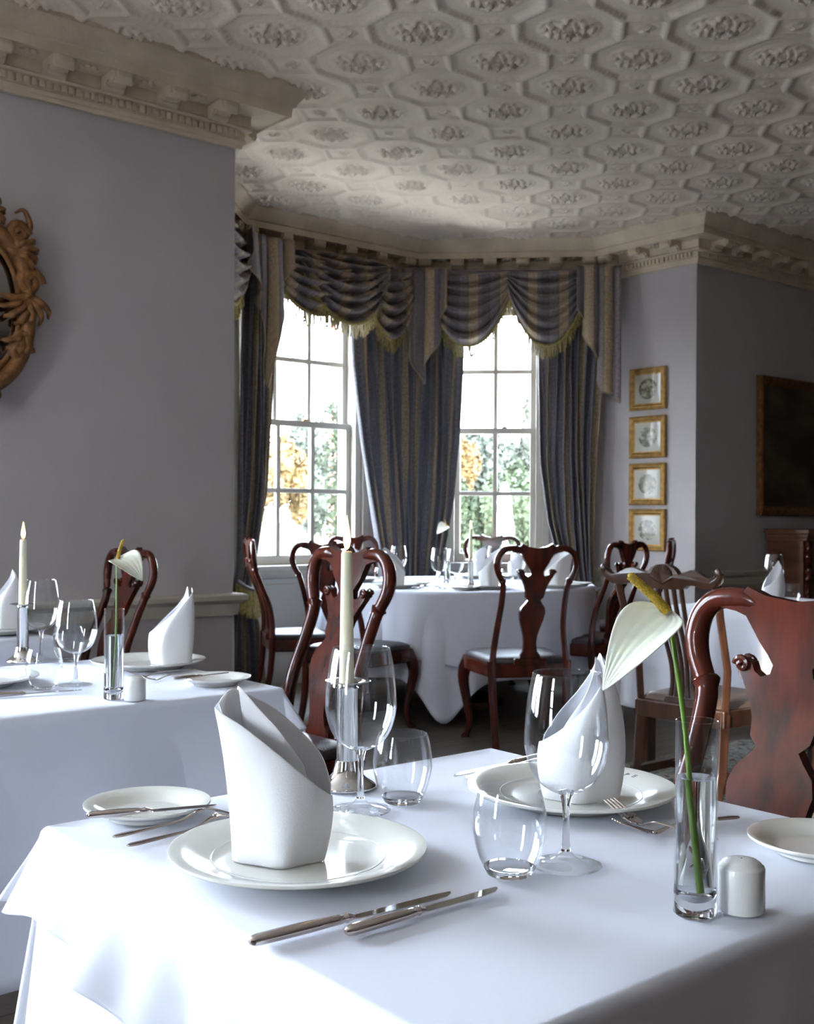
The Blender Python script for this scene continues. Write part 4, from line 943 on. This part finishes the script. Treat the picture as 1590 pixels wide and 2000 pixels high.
napA = [col((-.040, .030, 0), (-.055, .022, .10), (-.060, .012, .195)), col((-.052, .008, 0), (-.060, .006, .10), (-.074, -.002, .186)), col((-.047, -.010, 0), (-.055, -.012, .095), (-.068, -.012, .180)),
        col((-.018, -.024, 0), (-.022, -.032, .088), (-.034, -.028, .163)), col((.010, -.034, 0), (.012, -.044, .070), (.012, -.038, .130)), col((.032, -.018, 0), (.040, -.030, .055), (.045, -.028, .100)),
        col((.054, -.002, 0), (.062, -.004, .045), (.062, -.008, .082)), col((.054, .012, 0), (.064, .012, .045), (.064, .006, .078))]
napA_in = [col((.052, .010, 0), (.060, .012, .045), (.063, .010, .090)), col((.046, .022, 0), (.052, .026, .065), (.050, .026, .122)), col((.020, .030, 0), (.026, .034, .085), (.024, .032, .150)), col((-.012, .030, 0), (-.008, .034, .095), (-.008, .028, .178)),
           col((-.034, .022, 0), (-.032, .024, .11), (-.036, .012, .196)), col((-.042, .006, 0), (-.048, .004, .11), (-.056, -.004, .206)), col((-.036, -.004, .0), (-.048, -.008, .11), (-.070, -.012, .190))]
napA_in2 = [col((.030, .012, .0), (.036, .010, .07), (.030, .004, .115)), col((.010, .006, 0), (.012, .0, .085), (.006, -.012, .155)), col((-.014, .006, 0), (-.012, .0, .10), (-.020, -.010, .182)), col((-.03, .01, 0), (-.034, .006, .12), (-.046, .0, .208)), col((-.034, .016, 0), (-.04, .014, .12), (-.050, .014, .200))]
def conv(cols_, px_, zk=1.05, bul=1.0):
    out = []
    for b, m_, t in cols_:
        w = max(0, min(1, (t[2] - .075) / .12)); tx = lerp(-t[0], px_, w * .8); ty = lerp(t[1], 0, w * .55)
        out.append(((-b[0], b[1], b[2]), (-m_[0] * bul, m_[1] * 1.15, m_[2]), (tx, ty, t[2] * zk)))
    return out
def squash(c): return [(b, m_, (t[0], t[1] * .6, t[2] * .97)) for b, m_, t in c]
napB, napB_in = conv(napA, .020, 1.07), conv(napA_in, .016, 1.04)
napC, napC_in = conv(napA, .052, 1.10), conv(napA_in, .040, 1.05)
def napkin3(label, cols, a, b=None, group=None, mirror=False, scale=1.0):
    P = napkin('folded_napkin', label, cols, a, scale, mirror, group)
    return P
def wine_glass(label, group, h=.232, rb=.051, rr=.041, rf=.0438):
    P = thing('wine_glass', label, 'wine glass', group=group); t = .0011
    k = h / .232
    op = [(.006, .086), (.018, .090), (.034, .101), (.045, .120), (.0505, .143), (.051, .155), (.0495, .180), (.0455, .210), (.041, .232)]
    pr = [tuple(q[:2]) for q in sm([(r, z, 0) for r, z in op], 5)]; pr = [(r * (rb / .051), z * k) for r, z in pr]
    inn = [(max(.001, r - t), z + (.002 if i < 6 else 0)) for i, (r, z) in enumerate(pr)][::-1]
    g = G(); g.lathe(pr + [(pr[-1][0] - t / 2, pr[-1][1] + .0006)] + inn, 64); g.build('glass_bowl', 'bowl', P, angle=60)
    g = G(); sp_ = [(0, .092 * k), (.010, .0895 * k), (.0085, .086 * k), (.0062, .080 * k), (.0046, .070 * k), (.0042, .05 * k), (.0046, .03 * k), (.006, .018 * k), (0.0, .018 * k)]
    g.lathe(sp_, 24); g.build('glass_stem', 'glass', P)
    g = G(); fp = [(0, .017), (.007, .016), (.011, .011), (.02, .0065), (.033, .0042), (rf - .001, .0026), (rf, .0018), (rf - .001, .0008), (.03, .0008), (.012, .003), (0, .004)]
    g.lathe(fp, 64); g.build('glass_foot', 'bowl', P, angle=60); return P
def tumbler(label, group, h=.101):
    P = thing('stemless_tumbler', label, 'tumbler', group=group); t = .0012; k = h / .101
    op = [(.031, .010), (.0365, .022), (.0415, .040), (.0437, .056), (.0425, .075), (.039, .092), (.0362, .101)]
    pr = [(q[0], q[1] * k) for q in sm([(r, z, 0) for r, z in op], 5)]
    inn = [(r - t, z) for r, z in pr][::-1]; g = G(); g.lathe(pr + [(pr[-1][0] - t / 2, pr[-1][1] + .0006)] + inn, 64); g.build('glass_bowl', 'bowl', P, angle=60)
    g = G(); g.lathe([(0, .0005), (.024, .0005), (.0265, .002), (.0309, .0098), (.0297, .0105), (.022, .0085), (0, .0075)], 64); g.build('glass_base', 'glass', P, angle=60); return P
def candlestick(label, group, h=.164):
    P = thing('candlestick', label, 'candlestick', group=group)
    g = G(); g.lathe([(0, 0), (.044, 0), (.0455, .002), (.0452, .004), (.040, .008), (.030, .014), (.023, .022), (.0195, .034), (.018, .042)], 64); g.build('base', 'chrome', P, angle=60)
    g = G(); g.lathe([(.0178, .040), (.0178, .042), (.0165, .0425), (.0163, h - .012), (.0175, h - .010), (.0140, h - .008), (.0138, h - .03), (0, h - .03)], 48); g.build('tube', 'chrome', P, angle=40)
    g = G(); g.lathe([(.0125, h - .012), (.014, h - .007), (.024, h - .003), (.034, h), (.0357, h + .0008), (.034, h + .0016), (.022, h - .0006), (.0125, h - .004)], 64, closed=True); g.build('drip_dish', 'chrome', P, angle=70); return P
def candle(label, group, h=.215, r0=.0118, r1=.0088, lit=True):
    P = thing('taper_candle', label, 'candle', group=group)
    G().lathe([(0, 0), (r0, 0), (r0, .002), (lerp(r0, r1, .5), h * .5), (r1, h - .004), (r1 - .001, h - .0005), (r1 - .002, h), (r1 * .4, h - .0025), (0, h - .003)], 32).build('wax', 'wax', P, angle=60)
    G().tube([(0, 0, h - .004), (.0004, 0, h + .005), (.0015, 0, h + .010)], .0009, 6).build('wick', 'wick', P)
    z = h + .004; G().lathe([(0, z - .002), (.0036, z + .002), (.0058, z + .011), (.0053, z + .021), (.0030, z + .035), (.0010, z + .047), (0, z + .052)], 20).build('flame', 'flame', P)
    return P
def vase(label, group, h=.205, r=.0223, wl=.145):
    P = thing('bud_vase', label, 'vase', group=group)
    g = G(); t = .0016; g.lathe([(r, .024), (r, h), (r - t / 2, h + .0006), (r - t, h), (r - t, .024)], 48); g.build('glass_wall', 'bowl', P, angle=50)
    g = G(); ins = [(0, .0145), (.008, .0155), (.015, .019), (r - t - .0005, .0285)]
    g.lathe([(0, .0003), (r - .002, .0003), (r, .002), (r, .024), (r - t * .5, .0285)] + ins[::-1], 48); g.build('glass_base', 'glass', P, angle=50)
    g = G(); q = r - t - .0004; g.lathe([(0, .0155), (.008, .0165), (.015, .020), (q, .0292), (q, wl), (q - .001, wl - .0004), (0, wl - .0006)], 48); g.build('water', 'water', P, angle=50); return P
def spathe_g(L=.085, Wd=.055, seed=0, cup=.018):
    """heart-shaped leaf: local +x from the stem joint to the tip, +z its upper face"""
    g = G()
    def fn(u, v):
        x = u; w = (math.sin(PI * min(1, x) ** .62) ** .8) * (1 - .25 * x) if 0 < x < 1 else 0
        if x < .25: w = max(w, math.sqrt(max(0, x / .25)) * .78)
        y = (v - .5) * w; lobe = -.05 * (abs(v - .5) * 2) ** 2 * (1 - x) ** 3
        return Vector(((x + lobe) * L, y * Wd * 1.15, cup * (y * 2) ** 2 + .006 * math.sin(3 * x) - .018 * x * x + .0006 * math.cos(v * 40)))
    g.sheet(fn, 26, 22); return g
def salt(label, group):
    P = thing('salt_shaker', label, 'salt shaker', group=group); G().lathe([(0, 0), (.0225, 0), (.0245, .002), (.0245, .046), (.0235, .0485), (.0215, .0492), (.0205, .0515), (.017, .0540), (.008, .0557), (0, .0560)], 48).build('shaker_body', 'china_white', P, angle=50)
    g = G(); g.lathe([(0, .0563), (.0008, .0562), (.001, .0558)], 8); g.build('pour_hole', 'wick', P); return P
def knife(label, group, L=.253, hl=.46, w=.0095):
    P = thing('table_knife', label, 'knife', group=group); h = L * hl          # local +x from handle end to tip
    pts = [(0, 0, w * .62), (.003, 0, w * .64), (.01, 0, w * .66), (h * .5, 0, w * .66), (h - .012, 0, w * .62), (h - .008, 0, w * .6), (h - .004, 0, w * .62), (h, 0, w * .6), (h + .006, 0, w * .5)]
    rd = [(w * .30, w * .25), (w * .62, w * .5), (w * .82, w * .60), (w * .86, w * .62), (w * .68, w * .52), (w * .5, w * .42), (w * .72, w * .55), (w * .5, w * .42), (w * .35, w * .28)]
    P1, R1 = [], []
    for i in range(len(pts) - 1):
        for j in range(3): t = j / 3; P1.append(Vector(pts[i]).lerp(Vector(pts[i + 1]), t)); R1.append(tuple(lerp(rd[i][q], rd[i + 1][q], t) for q in (0, 1)))
    P1.append(Vector(pts[-1])); R1.append(rd[-1])
    G().tube(P1, R1, 16, up=(0, 0, 1)).build('handle', 'steel', P)
    bl = [(h + .003, -.0035), (h + .006, -.0065), (h + (L - h) * .3, -.0085), (L - .030, -.0095), (L - .012, -.0075), (L - .002, -.001), (L, .003), (L - .02, .0048), (h + .02, .0045), (h + .006, .004), (h + .003, .003)]
    g = G(); g.outline(bl, -.0009, .0009, lambda x, y, z: (x, z, w * .5 + y)); g.build('blade', 'chrome', P, bevel=.0005, seg=1, angle=50); return P
def fork(label, group, L=.195, w=.008, up=True):
    P = thing('table_fork', label, 'fork', group=group)
    s = 1 if up else -1
    def zz(x):
        u = x / L; return .004 + s * (.010 * math.exp(-((u - .70) / .12) ** 2) * -1 + .0) + (.010 if s > 0 else .004) * (1 if s > 0 else 1) + (s * .010 * max(0, (u - .85) / .15) if True else 0)
    base = min(zz(L * i / 40) for i in range(41)) - .0015
    def Z(x): return zz(x) - base
    pts, rd = [], []
    for i in range(31):
        x = L * .70 * i / 30; u = i / 30; pts.append((x, 0, Z(x))); rd.append((interp(u, [(0, .004), (.06, .0085), (.25, .0072), (.55, .0042), (.85, .0032), (1, .006)]), .0014))
    G().tube(pts, rd, 10, up=(0, 0, 1)).build('handle', 'steel', P)
    g = G(); g.sheet(lambda u, v: (L * lerp(.69, .80, u), (v - .5) * 2 * interp(u, [(0, .005), (.35, .011), (1, .0125)]), Z(L * lerp(.69, .80, u)) + .002 * (2 * v - 1) ** 2), 8, 8)
    for k in range(4):
        y = (k - 1.5) * .0070; g.tube([(L * t, y * lerp(1, .92, (t - .79) / .21), Z(L * t) + .001) for t in (.785, .83, .88, .93, .97, 1.0)], [(.0022, .0012), (.0017, .001), (.0016, .001), (.0015, .0009), (.0013, .0008), (.0007, .0005)], 6, up=(0, 0, 1))
    g.build('tines', 'steel', P, solid=.0012); return P
def aim(o, pxa, pxb, z=None, dz=0.0):
    a, b = pl(*pxa, z), pl(*pxb, z); d = b - a; o.location = a; o.rotation_euler = (0, 0, math.atan2(d.y, d.x)); L0 = d.length; return L0
G1, G2, G3 = 'place settings on the foreground table', 'place settings on the left table', 'place settings on the round table'
# ---- foreground table
ch = place(charger('large white charger plate with the leaning napkin, nearest in the foreground', 'white charger plates'), pl(583, 1687))
ch2 = dup(ch, pl(1115, 1562), 0, 'large white charger plate with grey rim lettering, under the pointed napkin')
letters('CULPE', ch2, .126, .0182, math.radians(60), math.radians(6.6), .0135)
np1 = napkin('folded_napkin', 'white napkin folded into a tall slanting cone on the nearest charger plate', napA, napA_in, group='folded white napkins', scale=1.0)
b_ = np1; 
def extra(P, cols_, nm, mirror=False):
    B, Mi, T = [[Vector(c[k]) for c in cols_] for k in range(3)]; b, m_, t = sm(B, 8), sm(Mi, 8), sm(T, 8); K_ = len(b); g = G(); R_ = 14; vs = []
    for j in range(R_ + 1):
        v = j / R_
        for i in range(K_): vs.append(b[i] * (2 * (v - .5) * (v - 1)) + m_[i] * (4 * v * (1 - v)) + t[i] * (2 * v * (v - .5)))
    g.add(vs, [(j * K_ + i, j * K_ + i + 1, (j + 1) * K_ + i + 1, (j + 1) * K_ + i) for j in range(R_) for i in range(K_ - 1)]); return g.build(nm, 'napkin', P, angle=75, solid=.002, sub=1)
extra(np1, napA_in2, 'rolled_fold')
place(np1, pl(541, 1693) + Vector((0, 0, .0075)))
napA_in2m = conv(napA_in2, .010, 1.0)
np2 = napkin('folded_napkin', 'white napkin folded to a soft point, behind the nearest wine glass', napB, napB_in, group='folded white napkins'); extra(np2, napA_in2m, 'rolled_fold')
place(np2, pl(1138, 1570) + Vector((0, 0, .0075)))
bp = place(charger('small white bread plate at the left of the foreground table, a knife across it', 'white bread plates', .0875), pl(288, 1592))
dup(bp, pl(1600, 1664), 0, 'small white bread plate at the right edge of the foreground table, a knife across it')
k1 = knife('long silver table knife in front of the nearest charger, the left one of the pair', 'silver knives'); aim(k1, (487, 1852), (873, 1754))
k2 = knife('shorter silver knife lying beside the long one, pointing at the tumbler', 'silver knives', L=.215); aim(k2, (675, 1832), (968, 1744))
def dup_aim(o, pa, pb, label, z=None, tilt=0.0): c = dup(o, (0, 0, 0), 0, label); aim(c, pa, pb, z); c.rotation_euler[1] = tilt; return c
kb = knife('slim silver butter knife resting across the left bread plate', 'silver knives', L=.172, w=.008); aim(kb, (169, 1600), (428, 1578), ZT_ + .020)
dup_aim(kb, (1700, 1560), (1461, 1655), 'slim silver butter knife resting across the right edge bread plate', ZT_ + .020)
dup_aim(k1, (1085, 1478), (845, 1530), 'silver knife behind the far charger, farther of the pair near the second tumbler')
dup_aim(k2, (1080, 1488), (862, 1536), 'silver knife behind the far charger, nearer of the pair touching the plate rim')
f1 = fork('silver fork at the left of the nearest charger, the outer one near the bread plate', 'silver forks', up=False); aim(f1, (222, 1652), (440, 1600))
dup_aim(f1, (250, 1670), (470, 1614), 'silver fork at the left of the nearest charger, half hidden under its rim')
f2 = fork('ornate silver fork lying tines left between the far charger and the bud vase', 'silver forks', L=.19); aim(f2, (1442, 1612), (1172, 1640))
dup_aim(f2, (1400, 1668), (1206, 1606), 'silver fork crossing over the ornate fork beside the bud vase').location.z += .006
wg = place(wine_glass('tall wine glass nearest to the camera, in front of the pointed napkin', 'wine glasses'), pl(1105, 1690))
dup(wg, pl(704, 1583), 0, 'tall wine glass in front of the silver candlestick on the foreground table')
tb = place(tumbler('stemless glass tumbler nearest to the camera, left of the near wine glass', 'stemless tumblers'), pl(995, 1708))
dup(tb, pl(786, 1567), .5, 'stemless glass tumbler beside the candlestick wine glass')
cs = place(candlestick('polished silver candlestick behind the wine glass on the foreground table', 'silver candlesticks'), pl(678, 1537))
cd = place(candle('tall lit ivory candle in the foreground, in the middle candlestick', 'lit ivory candles'), pl(676, 1537) + Vector((0, 0, .150)))
cd.rotation_euler[1] = -.004
vs_ = place(vase('slim glass bud vase with water and one flower, on the right of the foreground table', 'glass bud vases'), pl(1357, 1785)); vs_.rotation_euler[1] = .008
st = place(salt('white china salt shaker beside the foreground bud vase', 'china salt shakers'), pl(1448, 1778))
def arum(label, base, pts, spad, sp_o, sp_dir, sp_up, L, Wd, group, rs=.0024, srad=.0042):
    P = thing('anthurium_flower', label, 'flower', base, 0, group); iv = Matrix.Translation(base).inverted()
    g = G(); pp = sm([iv @ p for p in pts], 8); g.tube(pp, [lerp(rs, rs * .8, i / (len(pp) - 1)) for i in range(len(pp))], 10); g.build('stem', 'stem', P)
    q = sm([iv @ p for p in spad], 8); g = G(); n_ = len(q); g.tube(q, [srad * (1.0 - .25 * i / n_) * (1 if i < n_ - 3 else (.8, .6, .3)[i - n_ + 3]) for i in range(n_)], 14)
    rn = random.Random(2)
    for i in range(2, n_ - 2):
        for k in range(9): t = 2 * PI * k / 9 + i * .35; d = (q[min(i + 1, n_ - 1)] - q[i - 1]).normalized(); a = d.orthogonal().normalized(); b = d.cross(a); g.ball(q[i] + (a * math.cos(t) + b * math.sin(t)) * srad * (1 - .25 * i / n_), srad * .24, 5, 4)
    g.build('spadix', 'spadix', P)
    x = Vector(sp_dir).normalized(); z = (Vector(sp_up) - x * Vector(sp_up).dot(x)).normalized(); y = z.cross(x); R_ = Matrix((x, y, z)).transposed().to_4x4(); R_.translation = iv @ sp_o
    s = spathe_g(L, Wd); s.v = [tuple(R_ @ Vector(v)) for v in s.v]; s.build('spathe', 'spathe', P, angle=180, solid=.0012); return P
vb = pl(1357, 1785); Yv = vb.y
def fp(px, py, dy=0.0): return at(px, py, Yv + dy)
arum('white anthurium flower with yellow spadix leaning left out of the foreground bud vase', vb + Vector((0, 0, .01)),
     [fp(1366, 1748), fp(1358, 1640), fp(1347, 1520), fp(1338, 1420), fp(1326, 1330), fp(1313, 1240), fp(1306, 1205)],
     [fp(1303, 1195, -.003), fp(1280, 1168, -.004), fp(1252, 1143, -.003), fp(1227, 1121, 0)],
     fp(1309, 1201), at(1170, 1330, Yv - .035) - fp(1309, 1201), (-.5, -.75, .62), (at(1172, 1328, Yv - .035) - fp(1309, 1201)).length, .062, 'anthurium flowers in bud vases', rs=.0031, srad=.0050)
# ---- left table
lc = dup(ch, pl(291, 1303), 0, 'large white charger plate on the left table, under its pointed napkin'); 
dup(ch, pl(-52, 1338), 0, 'white charger plate cut by the left edge of the frame, on the left table')
np3 = napkin('folded_napkin', 'white napkin with a sharp leaning tip on the left table charger', napC, napC_in, group='folded white napkins')
np3 = place(np3, pl(335, 1302) + Vector((0, 0, .0075))); 
dup(bp, pl(421, 1336), 0, 'small white bread plate near the corner flap of the left table')
dup_aim(kb, (340, 1330), (466, 1314), 'slim silver butter knife across the left table bread plate', ZT_ + .02)
dup_aim(f2, (400, 1322), (268, 1332), 'silver fork between charger and bread plate on the left table, outer one')
dup_aim(f2, (378, 1316), (262, 1324), 'silver fork between charger and bread plate on the left table, inner one')
dup_aim(k1, (-60, 1366), (75, 1357), 'silver knife at the left edge of the frame, pointing at the left table tumbler')
dup(wg, pl(80, 1290), 0, 'wine glass next to the left candlestick, farther of the two on the left table').scale = (1, 1, 1)
dup(wg, pl(148, 1338), 0, 'wine glass nearer to the flower vase on the left table', scale=(1, 1, .90))
dup(tb, pl(86, 1346), 0, 'stemless tumbler standing in front of the two wine glasses on the left table', scale=(1, 1, .96))
dup(tb, pl(133, 1292), 0, 'stemless tumbler seen through the wine glass on the left table')
dup(cs, pl(44, 1292), 0, 'polished silver candlestick on the left table')
c2 = dup(cd, pl(44, 1292) + Vector((0, 0, .150)), 0, 'lit ivory candle at the far left, on the left table', scale=(1, 1, .92))
dup(vs_, pl(222, 1365), 0, 'slim glass bud vase with one flower on the left table'); dup(st, pl(263, 1367), 0, 'white china salt shaker on the left table')
v2 = pl(222, 1365); Y2 = v2.y
def f2p(px, py, dy=0.0): return at(px, py, Y2 + dy)
arum('white anthurium flower with upright spadix on the left table, in front of the grey wall', v2 + Vector((0, 0, .01)), [f2p(221, 1352), f2p(224, 1290), f2p(227, 1220), f2p(228, 1150), f2p(228, 1094)],
     [f2p(230, 1091), f2p(234, 1074), f2p(241, 1053)], f2p(229, 1092), (.85, -.45, -.42), (.35, -.55, .7), .082, .075, 'anthurium flowers in bud vases', rs=.0022, srad=.0042)
# far left table
np4 = napkin('folded_napkin', 'white napkin standing on the table by the wall, at the left edge of the frame', napB, napB_in, group='folded white napkins'); place(np4, pl(10, 1232), .3)
dup(ch, pl(0, 1236) - Vector((0, 0, .0)), 0, 'white charger plate on the table by the wall at the left edge'); np4.location.z += .0075
# ---- round table
def rt(px, Y): p = at(px, 1150, Y); return Vector((p.x, p.y, .764))
nA = napkin('folded_napkin', 'white slanted napkin at the left of the round table, in front of a wine glass', napA, napA_in, group='napkins on the round table'); place(nA, rt(769, 6.62) + Vector((0, 0, .0075)), 0); nA.scale = (1.0, 1.0, 1.12)
def nd(px, Y, label, rz=0.0, sc=(1, 1, 1.15)): c = dup(nA, rt(px, Y) + Vector((0, 0, .0075)), rz, label, scale=sc); return c
nd(957, 6.60, 'white napkin left of the centre chair back on the round table', 0, (-1, 1, 1.1)); nd(1090, 6.70, 'white napkin seen through the centre chair back, right side', 0, (-1.2, 1, 1.15)); nd(932, 7.72, 'white napkin behind the round table candle', 2.5, (1, 1, 1)); nd(700, 7.3, 'white napkin at the far left of the round table behind the chair crest', 1.0)
nd(1010, 7.75, 'white napkin at the back of the round table, seen through the centre chair', 2.8, (1, 1, .9))
for k, (px, Y, lab) in enumerate(((772, 6.68, 'white charger plate under the left napkin of the round table'), (950, 6.64, 'white charger plate at the front of the round table, left of the centre chair'), (1088, 6.78, 'white charger plate at the right of the round table under the see-through napkin'),
                                  (932, 7.78, 'white charger plate at the back of the round table behind the candle'), (700, 7.30, 'white charger plate at the left side of the round table'), (1010, 7.78, 'white charger plate at the far right back of the round table'))):
    c = dup(ch, rt(px, Y), 0, lab, group='charger plates on the round table')
for px, Y, lab in ((858, 6.75, 'left wine glass of the close pair near the middle of the round table'), (889, 6.60, 'right wine glass of the close pair near the middle of the round table'), (778, 7.15, 'wine glass behind the left napkin of the round table'), (966, 7.25, 'wine glass behind the front napkin of the round table'), (1012, 7.05, 'wine glass seen through the left gap of the centre chair back')):
    dup(wg, rt(px, Y), 0, lab, group='wine glasses on the round table')
for px, Y, lab in ((866, 6.52, 'stemless tumbler at the front of the round table near the glass pair'), (990, 6.9, 'stemless tumbler behind the centre chair back on the round table'), (745, 7.0, 'stemless tumbler at the left of the round table')):
    dup(tb, rt(px, Y), 0, lab, group='tumblers on the round table')
for a, b, lab in (((700, 1142), (742, 1149), 'silver knife at the left front edge of the round table'), ((826, 1146), (800, 1153), 'silver knife between the left napkin and the glass pair'), ((905, 1152), (880, 1146), 'silver knife at the front edge of the round table below the candle'), ((1040, 1146), (1015, 1153), 'silver knife right of the front charger on the round table')):
    c = dup(k2, (0, 0, 0), 0, lab, group='knives on the round table'); aim(c, a, b, .764)
dup(bp, rt(815, 6.9), 0, 'bread plate between the left napkin and the glass pair on the round table', group='bread plates on the round table'); dup(bp, rt(1130, 6.95), 0, 'bread plate at the right edge of the round table', group='bread plates on the round table'); dup(bp, rt(905, 6.5), 0, 'bread plate at the front of the round table below the candle', group='bread plates on the round table')
cb_ = rt(919, 6.72); dup(cs, cb_, 0, 'silver candlestick on the round table'); dup(cd, cb_ + Vector((0, 0, .150)), 0, 'lit candle on the round table, in front of the right window', scale=(1, 1, .92))
v3 = rt(873, 7.1); dup(vs_, v3, 0, 'glass bud vase on the round table behind the glass pair')
Y3 = v3.y
arum('small white anthurium flower on the round table against the dark curtain', v3 + Vector((0, 0, .01)), [at(873, 1125, Y3), at(876, 1080, Y3), at(876, 1045, Y3), at(874, 1030, Y3)], [at(873, 1028, Y3), at(869, 1015, Y3)], at(874, 1027, Y3), (-.9, -.3, -.5), (-.2, -.6, .75), .085, .085, 'anthurium flowers in bud vases', rs=.0024, srad=.004)
# ---- right table
pr_ = pl(1520, 1182); dup(wg, pl(1512, 1168), 0, 'wine glass on the sunlit table in front of the sideboard'); dup(tb, pl(1546, 1180), 0, 'stemless tumbler on the sunlit table at the right edge')
np5 = napkin('folded_napkin', 'white pointed napkin on the sunlit table in front of its wine glass', napB, napB_in, group='folded white napkins'); place(np5, pl(1512, 1180), .4);
